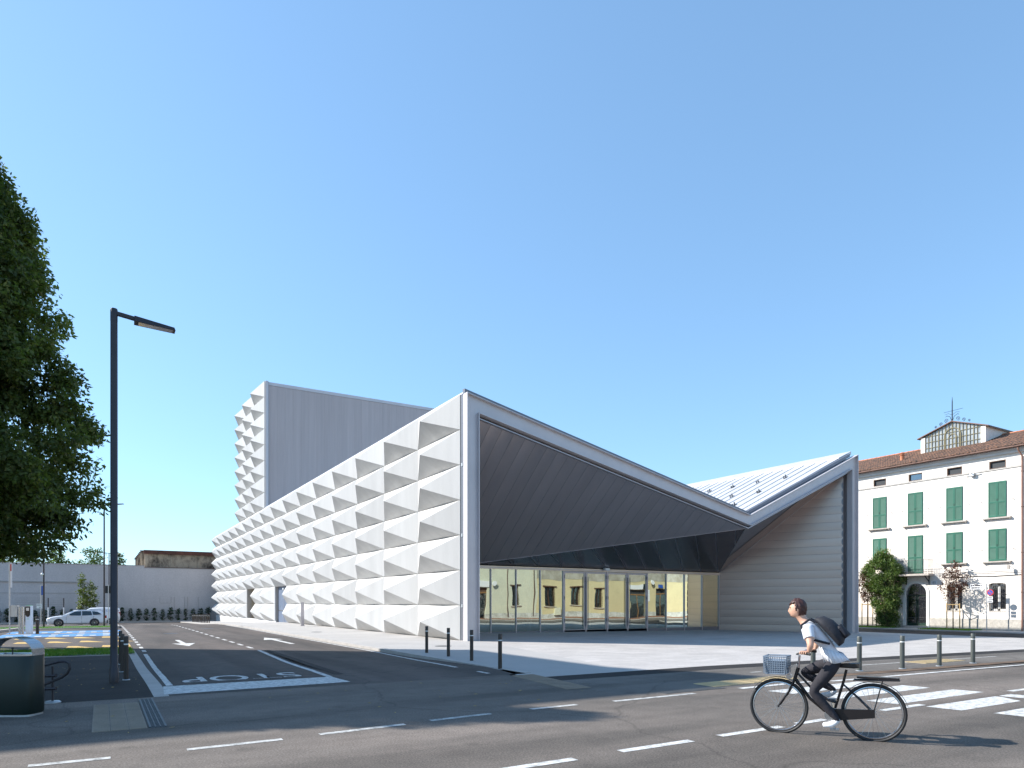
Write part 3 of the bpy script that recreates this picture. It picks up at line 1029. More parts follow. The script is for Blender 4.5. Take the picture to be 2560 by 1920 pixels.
sf1 = backing("west_soffit", [A_ + Vector((0, .02, .03)), B_ + Vector((0, .02, .03)), L_ + Vector((0, .02, .03))], (0, .03, .08), MT['frame_dark'])
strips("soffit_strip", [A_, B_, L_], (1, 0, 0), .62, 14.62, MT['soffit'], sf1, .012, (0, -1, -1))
sf2 = backing("entrance_soffit", [L_ + Vector((0, 0, .03)), B_ + Vector((0, 0, .03)), G_ + Vector((0, 0, .03))], (0, .03, .06), MT['alu'])
dcut = Vector((.735, .65, -.2)).normalized()
nrm2 = (B_ - L_).cross(G_ - L_).normalized()
ax2 = nrm2.cross(dcut).normalized()
if ax2.x < 0: ax2 = -ax2
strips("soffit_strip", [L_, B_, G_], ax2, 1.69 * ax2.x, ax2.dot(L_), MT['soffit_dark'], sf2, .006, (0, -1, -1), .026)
sf3 = backing("east_soffit", [B_ + Vector((0, .02, .03)), C_ + Vector((0, .02, .03)), G_ + Vector((0, .02, .03))], (0, .03, .08), MT['frame_dark'])
nrm3 = (C_ - B_).cross(G_ - B_).normalized()
ax3 = nrm3.cross((C_ - G_).normalized()).normalized()
if ax3.z < 0: ax3 = -ax3
strips("soffit_strip", [B_, C_, G_], ax3, .30, ax3.dot(G_) - 3, MT['wall_metal'], sf3, .008, (0, -1, -1))
for a_, b_ in ((L_, B_), (G_, C_), (B_, G_)):
    MB().tube([a_ + Vector((0, -.02, -.01)), b_ + Vector((0, .0, -.01))], .014, 6).build("fold_trim", MT['alu'], th)
Cb, Gb = Vector((C_.x, C_.y, -.45)), Vector((G_.x, G_.y, -.45))
wl = backing("east_porch_wall", [C_ + Vector((.03, .02, 0)), Cb + Vector((.03, .02, 0)), Gb + Vector((.03, .02, 0)), G_ + Vector((.03, .02, 0))], (.06, .03, 0), MT['frame_dark'])
strips("wall_strip", [C_, Cb, Gb, G_], (0, 0, 1), .526, -.36, MT['wall_metal'], wl, .004, (-1, -.5, 0))
wn_ = Vector((-(G_.y - C_.y), G_.x - C_.x, 0)).normalized()
wd_ = Vector((G_.x - C_.x, G_.y - C_.y, 0)).normalized()
se = None
for k in range(19):                                  # rolled strip ends beside the post
    z_ = -.36 + .526 * (k + .5)
    if z_ > 9.9: break
    if se is None:
        mb = MB()
        pr_ = [Vector((0, 0, 0)) + wd_ * (.10 * math.cos(q)) + Vector((0, 0, .22 * math.sin(q))) for q in np.linspace(-math.pi / 2, math.pi / 2, 11)]
        mb.prism(pr_, wn_ * .03)
        se = mb.build("strip_end", MT['frame_dark'], wl); o = se
    else:
        o = se.copy(); COL.objects.link(o)
    o.location = (C_.x + wd_.x * .005 + wn_.x * .001, C_.y + wd_.y * .005 + wn_.y * .001, z_)
Ab, Lb = Vector((A_.x, A_.y, -.3)), Vector((L_.x, L_.y, -.3))
wl2 = backing("west_porch_wall", [A_ + Vector((-.03, .02, 0)), Ab + Vector((-.03, .02, 0)), Lb + Vector((-.03, .02, 0)), L_ + Vector((-.03, .02, 0))], (-.06, .03, 0), MT['frame_dark'])
strips("wall_strip", [A_, Ab, Lb, L_], (0, 0, 1), .526, -.36, MT['wall_metal'], wl2, .007, (1, -.5, 0))

# ---- entrance glazing
head = MB().box(17.38, 37.78, 34.10, 34.30, 3.64, 3.81).build("head_beam", MT['alu_warm'], th)
MB().box(17.38, 37.78, 34.07, 34.10, 3.70, 3.74).build("light_strip", MT['alu'], head)
MUL = [17.40 + i * 1.695 for i in range(13)]
gw = MB().box(17.38, 37.78, 34.15, 34.25, -.34, -.0).build("sill_rail", MT['frame_dark'], th)
for i, x in enumerate(MUL):
    w = .028 if not 4 <= i <= 8 else .045
    MB().box(x - w, x + w, 34.12, 34.28, base_z(x, 34) - .02, 3.64).build("mullion", MT['alu'], th)
for i in range(12):
    xa, xb = MUL[i], MUL[i + 1]
    zb = base_z((xa + xb) / 2, 34)
    ry = math.radians([.12, -.05, .10, -.22, .20, -.10, .16, -.18, .06, .10, -.12, .1][i]); rx = math.radians([.05, .02, -.05, .06, -.08, .04, -.02, .08, 0, .03, -.04, .03][i])

    def pane_mesh(par, x0, x1, z0, z1, yc):
        mb = MB(); n = 1
        cx, cz = (x0 + x1) / 2, (z0 + z1) / 2
        f = lambda x, z: yc + (x - cx) * math.tan(ry) + (z - cz) * math.tan(rx)
        mb.poly([(x0, f(x0, z0), z0), (x1, f(x1, z0), z0), (x1, f(x1, z1), z1), (x0, f(x0, z1), z1)])
        return mb.build("pane", MT['glass'], par)
    if 4 <= i <= 7:
        dm = MB()
        t = .075
        xa2, xb2 = xa + .05, xb - .05
        z0, z1 = zb + .01, 3.62
        dm.box(xa2, xa2 + t, 34.15, 34.24, z0, z1).box(xb2 - t, xb2, 34.15, 34.24, z0, z1)
        dm.box(xa2 + t, xb2 - t, 34.15, 34.24, z0, z0 + .14).box(xa2 + t, xb2 - t, 34.15, 34.24, z1 - .11, z1)
        door = dm.build("door", MT['alu'], th)
        pane_mesh(door, xa2 + t, xb2 - t, z0 + .14, z1 - .11, 34.19)
        hx = xb2 - .04 if i % 2 == 0 else xa2 + .04
        MB().tube([(hx, 34.02, zb + .35), (hx, 34.02, 3.3)], .022, 8).bar((hx, 34.02, zb + .6), (hx, 34.16, zb + .6), .02, .02).bar((hx, 34.02, 3.0), (hx, 34.16, 3.0), .02, .02).build("handle", MT['frame_dark'], door)
        for hz in (.5, 1.9, 3.2):
            hx2 = xa2 + .01 if i % 2 == 0 else xb2 - .01
            MB().box(hx2 - .02, hx2 + .02, 34.10, 34.15, hz, hz + .2).build("hinge", MT['frame_dark'], door)
    else:
        MB().box(xa + .03, xb - .03, 34.16, 34.24, zb - .02, zb + .05).build("bottom_rail", MT['alu'], th)
        pane_mesh(th, xa + .028, xb - .028, zb + .05, 3.64, 34.19)
MB().box(27.2, 27.55, 33.85, 34.07, 3.73, 3.88).build("camera_housing", MT['white_plastic'], head)
# foyer behind the glass
fo = MB()
fo.box(17.0, 38.2, 34.6, 44, -.40, -.30)
fo.build("foyer_floor", MT['concrete_walk'], th)
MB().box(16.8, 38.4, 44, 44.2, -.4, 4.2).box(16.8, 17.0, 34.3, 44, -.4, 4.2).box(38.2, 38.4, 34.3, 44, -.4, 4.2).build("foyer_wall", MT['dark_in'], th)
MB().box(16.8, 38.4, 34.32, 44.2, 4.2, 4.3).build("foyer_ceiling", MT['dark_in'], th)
ct = MB().box(22, 27, 40, 41, -.3, .8).box(21.9, 27.1, 39.9, 41.1, .8, .86)
ct.build("foyer_counter", MT['wood_in'], th)
for x in (19.5, 24.5, 29.5, 34.5):
    MB().lathe([(.16, -.3), (.16, 4.2)], 14, (x, 38.6, 0)).build("foyer_column", MT['concrete_walk'], th)
rd = MB().box(35.2, 36.4, 39, 39.2, -.3, 2.6)
rd.build("red_screen", M("red_screen", (.30, .03, .02), .6), th)
# totem beside the facade
tag(MB().box(12.42, 12.64, 50.5, 50.58, 0, 1.72).box(12.38, 12.68, 50.46, 50.62, 0, .03).build("info_totem", MT['alu']),
    "slim grey metal totem standing on the sidewalk by the faceted wall", "totem")
# ------------------------------------------------------------------ cream house with green shutters
XW = 55.40
hs = thing("cream_house", "cream stucco house with green shutters, tiled roof and glazed roof lantern", "house", (60, 30, -.4), 0, None, True)


def pierced(x, y0, y1, z0, z1, holes, depth, mat, name, parent, mat_reveal=None):
    """wall face in the plane X=x with rectangular openings and their reveals (depth > 0 goes into the house)"""
    ys = sorted({y0, y1, *[h[0] for h in holes], *[h[1] for h in holes]})
    zs = sorted({z0, z1, *[h[2] for h in holes], *[h[3] for h in holes]})
    mb = MB()
    for i in range(len(ys) - 1):
        for j in range(len(zs) - 1):
            cy, cz = (ys[i] + ys[i + 1]) / 2, (zs[j] + zs[j + 1]) / 2
            if any(h[0] < cy < h[1] and h[2] < cz < h[3] for h in holes):
                continue
            mb.poly([(x, ys[i], zs[j]), (x, ys[i], zs[j + 1]), (x, ys[i + 1], zs[j + 1]), (x, ys[i + 1], zs[j])])
    for a, b, c, d in holes:
        e = x + depth
        mb.poly([(x, a, c), (e, a, c), (e, a, d), (x, a, d)]); mb.poly([(x, b, c), (x, b, d), (e, b, d), (e, b, c)])
        mb.poly([(x, a, c), (x, b, c), (e, b, c), (e, a, c)]); mb.poly([(x, a, d), (e, a, d), (e, b, d), (x, b, d)])
    return mb.build(name, mat, parent, fix=False)


YC = [32.9, 30.0, 27.1, 24.2]
holes = [(y - .54, y + .54, 11.38, 11.95) for y in YC] + [(26.56, 27.62, 1.10, 3.08), (23.66, 24.75, 1.10, 3.10), (29.12, 30.75, -.10, 3.25)]
wall = pierced(XW, 21.6, 42, .50, 12.66, [h for h in holes if h[2] > 0] + [(29.12, 30.75, .50, 3.25)], .38, MT['wall_white'], "wall", hs)
MB().box(XW + .01, 68, 21.62, 21.98, -.6, 12.6).box(67.7, 68, 21.98, 42, -.6, 12.6).box(XW, 68, 41.7, 42, -.6, 12.6).build("side_wall", MT['wall_white'], hs)
MB().box(XW + .5, XW + .6, 21.98, 41.7, -.6, 12.6).build("inner_wall", MT['dark_in'], hs)
pl = MB()
for a, b in ((21.58, 28.90), (30.95, 42)):
    pl.box(XW - .035, XW + .3, a, b, -.62, .50)
pl.build("plinth", MT['plinth'], hs)
cn = MB().box(XW - .18, XW + .02, 21.55, 42, 12.30, 12.66).box(XW - .32, XW + .02, 21.50, 42, 12.50, 12.70)
cn.build("cornice", MT['cornice'], hs)
gt = MB().tube([(XW - .50, 21.3, 12.66), (XW - .50, 42, 12.66)], .085, 10)
gt.box(XW - .58, XW - .30, 21.3, 42, 12.70, 12.76)
gut = gt.build("gutter", MT['gutter'], hs, True)
MB().tube([(XW - .50, 22.72, 12.6), (XW - .45, 22.72, 12.40), (XW - .10, 22.62, 12.0), (XW - .09, 22.62, 11.6), (XW - .09, 22.62, -.3)], .055, 10).build("downpipe", M("copper_brown_pipe", (.30, .165, .125), .5, .2, .12, 2), hs, True)
for z in (2.4, 5.2, 8.4, 10.9):
    MB().box(XW - .15, XW - .01, 22.55, 22.69, z, z + .05).build("pipe_clip", MT['gutter'], gut)


# attic openings
for i, y in enumerate(YC):
    f = MB()
    for a, b, c, d in ((y - .54, y + .54, 11.38, 11.43), (y - .54, y + .54, 11.90, 11.95)):
        f.box(XW + .02, XW + .12, a, b, c, d)
    f.box(XW + .02, XW + .12, y + .48, y + .54, 11.43, 11.90).box(XW + .02, XW + .12, y - .54, y - .48, 11.43, 11.90)
    w = f.build("attic_window", MT['wood_brown'], hs)
    MB().box(XW + .14, XW + .16, y - .48, y + .48, 11.43, 11.90).build("pane", MT['glass_win'] if i == 1 else MT['dark_in'], w)


def shutter_leaf(w, h):
    """louvred leaf in local coordinates: width along +Y, height along Z, front towards -X"""
    mb = MB(); t = .045; s = .07
    mb.box(0, t, 0, s, 0, h).box(0, t, w - s, w, 0, h)
    rails = [0, h * .40, h - .10]
    for r in rails:
        mb.box(.002, t - .002, s, w - s, r, r + .10)
    spans = [(rails[0] + .10, rails[1]), (rails[1] + .10, rails[2])]
    for a, b in spans:
        n = max(4, int((b - a) / .075))
        for k in range(n):
            z = a + (b - a) * (k + .5) / n
            mb.hexa([(.004, s, z - .028), (.012, s, z - .034), (.012, w - s, z - .034), (.004, w - s, z - .028),
                     (.034, s, z + .034), (.042, s, z + .028), (.042, w - s, z + .028), (.034, w - s, z + .034)])
    return mb


SH = {}
for i, y in enumerate(YC):
    for fl, (z0, z1) in enumerate(((4.72, 7.0), (7.88, 10.42))):
        if fl == 0 and i == 1:
            z0 = 4.02
        h = z1 - z0
        sh = MB().box(XW - .012, XW + .0, y - .58, y + .58, z0 - .02, z1 + .02).build("shutter", MT['shutter'], hs)
        key = round(h, 2)
        for s in (0, 1):
            if key not in SH:
                SH[key] = shutter_leaf(.565, h).build("leaf", MT['shutter'], sh); o = SH[key]
            else:
                o = SH[key].copy(); COL.objects.link(o); o.parent = sh
            o.location = (XW - .060 - .004 * s, y - .57 + s * .573, z0)
        MB().box(XW - .072, XW - .06, y - .02, y + .02, z0 + h * .45, z0 + h * .52).build("latch", MT['iron'], sh)
        if not (fl == 0 and i == 1):
            sl = MB().box(XW - .20, XW, y - .90, y + .90, z0 - .13, z0 - .03).build("sill", MT['stone'], hs)
            for e in (-.84, .84):
                MB().box(XW - .16, XW - .01, y + e - .04, y + e + .04, z0 - .20, z0 - .132).build("sill_bracket", MT['stone'], sl)
    for e in (-1.02, 1.02):                          # shutter hooks on the wall
        for z in (5.55, 9.05):
            if z < 6 and i == 1: continue
            MB().bar((XW - .10, y + e, z), (XW, y + e, z), .03, .03).bar((XW - .10, y + e - .05, z - .02), (XW - .10, y + e + .05, z + .03), .025, .025).build("shutter_hook", MT['iron'], hs)

# ground floor windows with iron bars
for y, z0, z1, arched in ((27.09, 1.10, 3.08, False), (24.205, 1.10, 3.10, True)):
    f = MB(); x = XW + .26
    a, b = y - .53, y + .53
    f.box(x, x + .06, a, a + .09, z0, z1).box(x, x + .06, b - .09, b, z0, z1).box(x, x + .06, y - .07, y + .07, z0, z1)
    f.box(x, x + .06, a, b, z0, z0 + .14).box(x, x + .06, a, b, z1 - .18, z1)
    w = f.build("window", MT['win_white'], hs)
    MB().box(x + .02, x + .035, a + .09, y - .07, z0 + .14, z1 - .18).box(x + .02, x + .035, y + .07, b - .09, z0 + .14, z1 - .18).build("pane", MT['glass_win'], w)
    MB().box(x + .10, x + .12, a, b, z0, z1).build("curtain", M("grey_curtain", (.30, .29, .26), .9, 0, .2, 6), w)
    g = MB()
    for k in range(9):
        yy = a + .04 + k * (b - a - .08) / 8
        g.tube([(XW - .05, yy, z0 - .10), (XW - .05, yy, z1 - .02)], .011, 6)
    for z in (z0 + .55, z0 + 1.2):
        g.box(XW - .062, XW - .04, a - .03, b + .03, z, z + .035)
    g.build("window_grille", MT['iron'], w)
    if arched:
        ar = []
        for k in range(13):
            t = math.pi * k / 12
            ar.append((y - .60 * math.cos(t), 2.90 + .24 * math.sin(t)))
        mb = MB()
        for k in range(12):
            (ya, za), (yb, zb) = ar[k], ar[k + 1]
            mb.hexa([(XW - .02, ya, za), (XW + .10, ya, za), (XW + .10, yb, zb), (XW - .02, yb, zb), (XW - .02, ya, 3.2), (XW + .10, ya, 3.2), (XW + .10, yb, 3.2), (XW - .02, yb, 3.2)])
        mb.build("arch_filler", MT['wall_white'], w)

# arched entrance with iron gate
en = MB(); cy = 29.935; r_in, r_out = .80, 1.02
for s in (-1, 1):
    en.box(XW - .06, XW + .30, cy + s * .91 - .11, cy + s * .91 + .11, -.40, 2.42)
pts = []
for k in range(17):
    t = math.pi * k / 16
    pts.append((math.cos(t), math.sin(t)))
for k in range(16):
    (c0, s0), (c1, s1) = pts[k], pts[k + 1]
    a = [(cy + r_in * c0, 2.42 + .80 * s0), (cy + r_in * c1, 2.42 + .80 * s1), (cy + r_out * c1, 2.42 + 1.0 * s1), (cy + r_out * c0, 2.42 + 1.0 * s0)]
    en.hexa([(XW - .06, *a[0]), (XW + .30, *a[0]), (XW + .30, *a[1]), (XW - .06, *a[1]), (XW - .06, *a[3]), (XW + .30, *a[3]), (XW + .30, *a[2]), (XW - .06, *a[2])])
door_s = en.build("entrance_surround", MT['win_white'], hs)
fl = MB()
for k in range(16):                                  # wall between arch and square opening
    (c0, s0), (c1, s1) = pts[k], pts[k + 1]
    fl.poly([(XW + .002, cy + r_out * c0, 2.42 + s0), (XW + .002, cy + r_out * c1, 2.42 + s1), (XW + .002, cy + r_out * c1, 3.5), (XW + .002, cy + r_out * c0, 3.5)])
fl.build("wall_infill", MT['wall_white'], hs)
MB().box(XW - .55, XW + .3, cy - 1.0, cy + 1.0, -.55, -.30).box(XW - .30, XW + .3, cy - .9, cy + .9, -.30, -.14).build("door_step", MT['stone'], hs)
gd = MB()
for s in (-1, 1):
    ya, yb = (cy - .78, cy - .02) if s < 0 else (cy + .02, cy + .78)
    gd.box(XW + .14, XW + .19, ya, ya + .09, -.14, 2.30).box(XW + .14, XW + .19, yb - .09, yb, -.14, 2.30)
    gd.box(XW + .14, XW + .19, ya + .09, yb - .09, -.14, .10).box(XW + .14, XW + .19, ya + .09, yb - .09, 2.20, 2.30)
gate = gd.build("entrance_door", M("dark_green_door", (.012, .045, .032), .5, 0, .1, 3), hs)
MB().box(XW + .16, XW + .175, cy - .69, cy - .11, .10, 2.2).box(XW + .16, XW + .175, cy + .11, cy + .69, .10, 2.2).box(XW + .16, XW + .175, cy - .78, cy + .78, 2.36, 3.2).build("pane", MT['glass_win'], gate)
MB().box(XW + .34, XW + .36, cy - .8, cy + .8, -.1, 3.2).build("curtain", M("lace_curtain", (.40, .30, .24), .9, 0, .5, 2.5), gate)
gb = MB()
for k in range(13):
    yy = cy - .76 + k * 1.52 / 12
    zt_ = 2.42 + .76 * math.sqrt(max(0, 1 - ((yy - cy) / .80) ** 2))
    gb.tube([(XW + .05, yy, -.12), (XW + .05, yy, zt_)], .010, 6)
for z in (.35, 1.25, 1.9, 2.33):
    gb.box(XW + .038, XW + .062, cy - .78, cy + .78, z, z + .03)
gb.build("iron_grille", MT['iron'], gate)

# balcony
bs = MB().box(XW - .80, XW, cy - 1.35, cy + 1.05, 3.80, 3.95).build("balcony_slab", MT['stone'], hs)
for e in (-1.0, .75):
    MB().bar((XW - .02, cy + e, 3.30), (XW - .65, cy + e, 3.78), .05, .06).bar((XW - .03, cy + e, 3.1), (XW - .03, cy + e, 3.78), .05, .05).build("balcony_bracket", MT['iron'], bs)
rl = MB()
yA, yB, xA = cy - 1.32, cy + 1.02, XW - .77
for z in (4.10, 5.02):
    rl.tube([(XW, yA, z), (xA, yA, z), (xA, yB, z), (XW, yB, z)], .016, 6)
for k in range(21):
    y = yA + (yB - yA) * k / 20
    rl.tube([(xA, y, 3.95), (xA, y, 5.02)], .009, 6)
for k in range(6):
    x = xA + .77 * k / 6
    for y in (yA, yB):
        rl.tube([(x, y, 3.95), (x, y, 5.02)], .009, 6)
for k in range(12):                                   # scrolls along the foot
    y = yA + .15 + k * .19
    rl.tube([(xA - .01, y + .07 * math.cos(t), 4.02 + .06 * math.sin(t)) for t in np.linspace(0, 5.5, 10)], .007, 5)
rl.build("balcony_railing", MT['iron'], bs)
# house number, cables, belt lines, wall lamp
num = MB().box(XW - .015, XW, 28.35, 28.78, 3.08, 3.40).build("number_plate", MT['sign_white'], hs)
text_on("house_number", "85", .26, MT['ink'], (XW - .018, 28.565, 3.24), (0, -1, 0), (0, 0, 1), num)
for (za, zb) in ((3.95, 3.96), (3.84, 3.84)):
    MB().tube([(XW - .02, 22.6, za), (XW - .02, 28.3, zb)], .012, 6).build("wall_cable", MT['galv'], hs)
MB().tube([(XW - .03, 22.6, 3.68)] + [(XW - .03, y, 3.62 + .02 * math.sin(y * 3)) for y in frange(23.5, 28, .5)], .022, 6).build("wall_cable", MT['iron'], hs)
MB().tube([(XW - .03, 22.6, 11.28), (XW - .03, 42, 11.22)], .014, 6).build("wall_cable", MT['iron'], hs)
MB().tube([(XW - .03, 22.6, 11.38), (XW - .03, 42, 11.30)], .010, 6).build("wall_cable", MT['galv'], hs)
lw = MB().box(XW - .25, XW - .02, 25.65, 25.95, 11.05, 11.25).tube([(XW - .02, 25.8, 11.2), (XW - .4, 25.8, 11.28)], .03, 6).bar((XW - .1, 25.3, 11.2), (XW - .1, 26.3, 11.16), .05, .05)
lw.build("cable_bracket", MT['galv'], hs)
MB().box(XW - .42, XW - .30, 23.28, 23.42, 4.05, 4.35).tube([(XW, 23.55, 4.4), (XW - .36, 23.4, 4.38)], .02, 6).build("security_camera", MT['stone'], hs)

# roof with rows of barrel tiles
XE, ZE, XR, ZR = XW - .62, 12.74, 61.6, 15.02
rs = MB()
rs.hexa([(XE, 21.2, ZE - .10), (XR, 21.2, ZR - .10), (XR, 42.4, ZR - .10), (XE, 42.4, ZE - .10), (XE, 21.2, ZE), (XR, 21.2, ZR), (XR, 42.4, ZR), (XE, 42.4, ZE)])
rs.hexa([(XR, 21.2, ZR - .10), (68.6, 21.2, ZE - .10), (68.6, 42.4, ZE - .10), (XR, 42.4, ZR - .10), (XR, 21.2, ZR), (68.6, 21.2, ZE), (68.6, 42.4, ZE), (XR, 42.4, ZR)])
rf = rs.build("roof", MT['gutter'], hs)
v = []; f = []
sl = (ZR - ZE) / (XR - XE)
nrow = 19; rl_ = (XR - XE) / nrow
for c in range(int(21.1 / .21)):
    y = 21.25 + c * .21
    for r in range(nrow):
        x = XE - .04 + r * rl_ + random.uniform(-.02, .02)
        yy = y + random.uniform(-.018, .018); zz = random.uniform(-.008, .012)
        k = len(v)
        for t in range(5):
            a = math.pi * t / 4
            for xx, rr, dz in ((x, .105, .03), (x + rl_ * 1.22, .085, 0)):
                v.append((xx, yy - math.cos(a) * rr, ZE + (xx - XE) * sl + dz + zz + math.sin(a) * .075))
        for t in range(4):
            f.append([k + 2 * t, k + 2 * t + 1, k + 2 * t + 3, k + 2 * t + 2])
        f.append([k, k + 2, k + 4, k + 6, k + 8])
me = bpy.data.meshes.new("roof_tiles"); me.from_pydata(v, [], f); me.materials.append(MT['roof_tile']); me.update()
rt = link("roof_tiles", me, rf); rt["kind"] = "stuff"
rg = None
for c in range(50):
    y = 21.3 + c * .42
    if 26.4 < y < 31.2: continue
    if rg is None:
        mb = MB()
        for t in range(6):
            a0, a1 = math.pi * t / 6, math.pi * (t + 1) / 6
            mb.poly([(-math.cos(a0) * .14, 0, math.sin(a0) * .11), (-math.cos(a0) * .12, .45, math.sin(a0) * .10), (-math.cos(a1) * .12, .45, math.sin(a1) * .10), (-math.cos(a1) * .14, 0, math.sin(a1) * .11)])
        rg = mb.build("ridge_tile", MT['roof_tile_new'], rf); o = rg
    else:
        o = rg.copy(); COL.objects.link(o)
    o.location = (XR, y, ZR + .05)
ch = MB().lathe([(.15, 0), (.15, .45), (.19, .46), (.19, .53), (.13, .54), (.13, .60), (.22, .62), (.05, .74)], 12, (57.0, 31.95, 13.45)).build("chimney_pot", MT['roof_tile_new'], rf)

# glazed roof lantern
LX, LB = 58.9, 14.05
ya, yb, yc_, ez, az = 31.45, 26.55, 28.98, 15.45, 16.32
ln = MB()
gl_a, gl_b = ya - .34, yb + .34
ln.box(LX, LX + .25, gl_a, ya, LB - .1, ez + .02).box(LX, LX + .25, yb, gl_b, LB - .1, ez + .02)
ln.box(LX + .25, LX + 6, ya - .25, ya, LB - .3, ez).box(LX + .25, LX + 6, yb, yb + .25, LB - .3, ez)
ln.box(LX, LX + .25, gl_b, gl_a, LB - .2, LB)
lan = ln.build("roof_lantern", MT['wall_white'], hs)
topz = lambda y: ez + (az - ez) * (1 - abs(y - yc_) / (yc_ - yb if y < yc_ else ya - yc_))
lr = MB()
for s, e in ((ya + .25, yc_), (yb - .25, yc_)):
    zs_ = ez - .06
    lr.hexa([(LX - .12, s, zs_), (LX + 6.2, s, zs_), (LX + 6.2, e, az), (LX - .12, e, az), (LX - .12, s, zs_ + .07), (LX + 6.2, s, zs_ + .07), (LX + 6.2, e, az + .07), (LX - .12, e, az + .07)])
lr.build("lantern_roof", MT['gutter'], lan)
cols = 16
ygr = [gl_b + (gl_a - gl_b) * i / cols for i in range(cols + 1)]
zgr = [LB, LB + .48, LB + .96, LB + 1.44]
for i in range(cols):
    a, b = ygr[i], ygr[i + 1]
    for j in range(4):
        z0 = zgr[j]; z1a = min(zgr[j + 1] if j < 3 else 99, topz(a)); z1b = min(zgr[j + 1] if j < 3 else 99, topz(b))
        if min(z1a, z1b) - z0 < .04: continue
        MB().poly([(LX + .08, a + .012, z0), (LX + .08, b - .012, z0), (LX + .08, b - .012, z1b), (LX + .08, a + .012, z1a)]).build("pane", MT['lantern_pane'], lan)
bars = MB()
for i, y in enumerate(ygr):
    w = .045 if i % 2 == 0 else .025
    bars.box(LX + .02, LX + .07, y - w / 2, y + w / 2, LB, topz(y))
for z in zgr[1:]:
    lo_, hi_ = gl_b, gl_a
    for k in range(40):
        y0_, y1_ = gl_b + (gl_a - gl_b) * k / 40, gl_b + (gl_a - gl_b) * (k + 1) / 40
        if min(topz(y0_), topz(y1_)) > z:
            bars.box(LX + .025, LX + .068, y0_, y1_, z - .014, z + .014)
for rr, zc, wd in ((.62, LB + 1.15, .05), (.30, LB + 1.0, .03)):
    for k in range(14):
        a0, a1 = math.pi * k / 14, math.pi * (k + 1) / 14
        bars.bar((LX + .035, yc_ + rr * math.cos(a0), zc + rr * math.sin(a0)), (LX + .035, yc_ + rr * math.cos(a1), zc + rr * math.sin(a1)), .05, wd, (1, 0, 0))
    for s in (-1, 1):
        bars.box(LX + .01, LX + .06, yc_ + s * rr - wd / 2, yc_ + s * rr + wd / 2, LB, zc)
bars.build("glazing_bars", MT['lantern_bar'], lan)
fn = MB()
fn.tube([(LX, yc_, az), (LX, yc_, az + 1.6), (LX, yc_, az + 2.0)], [.045, .035, .008], 6)


def spiral(cy_, cz_, r, turns, dirn, r0=.02):
    out = []
    for k in range(22):
        t = k / 21
        a = dirn * t * turns * 2 * math.pi - math.pi / 2
        rr = r * (1 - t) + r0 * t
        out.append((LX, cy_ + rr * math.cos(a) * 1.0, cz_ + rr * math.sin(a)))
    return out


fin = fn.build("iron_finial", MT['iron'], lan)
for s in (-1, 1):
    for q, r_ in ((spiral(yc_ + s * .42, az + .18, .17, 1.6, s), .02), (spiral(yc_ + s * .85, az + .00, .14, 1.6, s), .02), (spiral(yc_ + s * 1.25, az - .16, .10, 1.5, s), .018),
                  ([(LX, yc_ + s * .05, az + .1), (LX, yc_ + s * .16, az + .42), (LX, yc_ + s * .42, az + .55), (LX, yc_ + s * .5, az + .48)], .02),
                  ([(LX, yc_ + s * .02, az + .55), (LX, yc_ + s * .30, az + .72), (LX, yc_ + s * .55, az + .66)], .014)):
        MB().tube(q, r_, 5).build("iron_scroll", MT['iron'], lan)
MB().tube([(LX - .3, yc_ + .5, az + .78), (LX + .3, yc_ - .65, az + .98)], .014, 5).build("iron_arrow", MT['iron'], lan)
# ------------------------------------------------------------------ far boundary: wall, hedge, workshop
bw = thing("boundary_wall", "long grey painted wall closing the car park behind the hedge", "wall", (-10, 107, -1), 0, None, True)
MB().box(-50, 5.0, 107, 107.5, -1.3, 6.72).build("wall_section", MT['back_wall'], bw)
MB().box(5.004, 22, 107.02, 107.52, -1.3, 6.45).build("wall_section", MT['back_wall'], bw)
MB().box(-50, 5.05, 106.95, 107.55, 6.72, 6.82).box(5.05, 22, 106.97, 107.57, 6.45, 6.55).build("coping", MT['concrete_walk'], bw)
MB().box(-50, -1.6, 106.86, 107.0, 4.32, 4.46).build("ledge", MT['concrete_walk'], bw)
ol = MB()
for x0, x1, z0, z1 in ((-14, -1.65, 2.9, 4.3), (-12, -6.5, .4, 2.2)):
    ol.box(x0, x1, 106.955, 107, z0, z0 + .06); ol.box(x1 - .06, x1, 106.955, 107, z0 + .06, z1)
for x0, x1, z0, z1 in ((6.9, 8.3, 1.6, 2.5), (8.7, 10.0, .6, 2.5), (10.4, 11.8, .6, 2.5)):
    ol.box(x0, x0 + .05, 106.97, 107.02, z0, z1); ol.box(x1, x1 + .05, 106.97, 107.02, z0, z1); ol.box(x0 + .05, x1, 106.97, 107.02, z0, z0 + .05)
for k in range(7):
    ol.box(-9.5, -4.2, 106.975, 107, .6 + k * .28, .625 + k * .28)
ol.build("infill_outline", MT['concrete_walk'], bw)
planter = struct(sheet("planting_bed", MT['ground'], [-50, 0, 13.8], [105.35, 106.9], lambda x, y: -.86))
MB().box(-50, 13.8, 105.2, 105.35, -1.3, -.80).build("bed_kerb", MT['kerb'], planter)

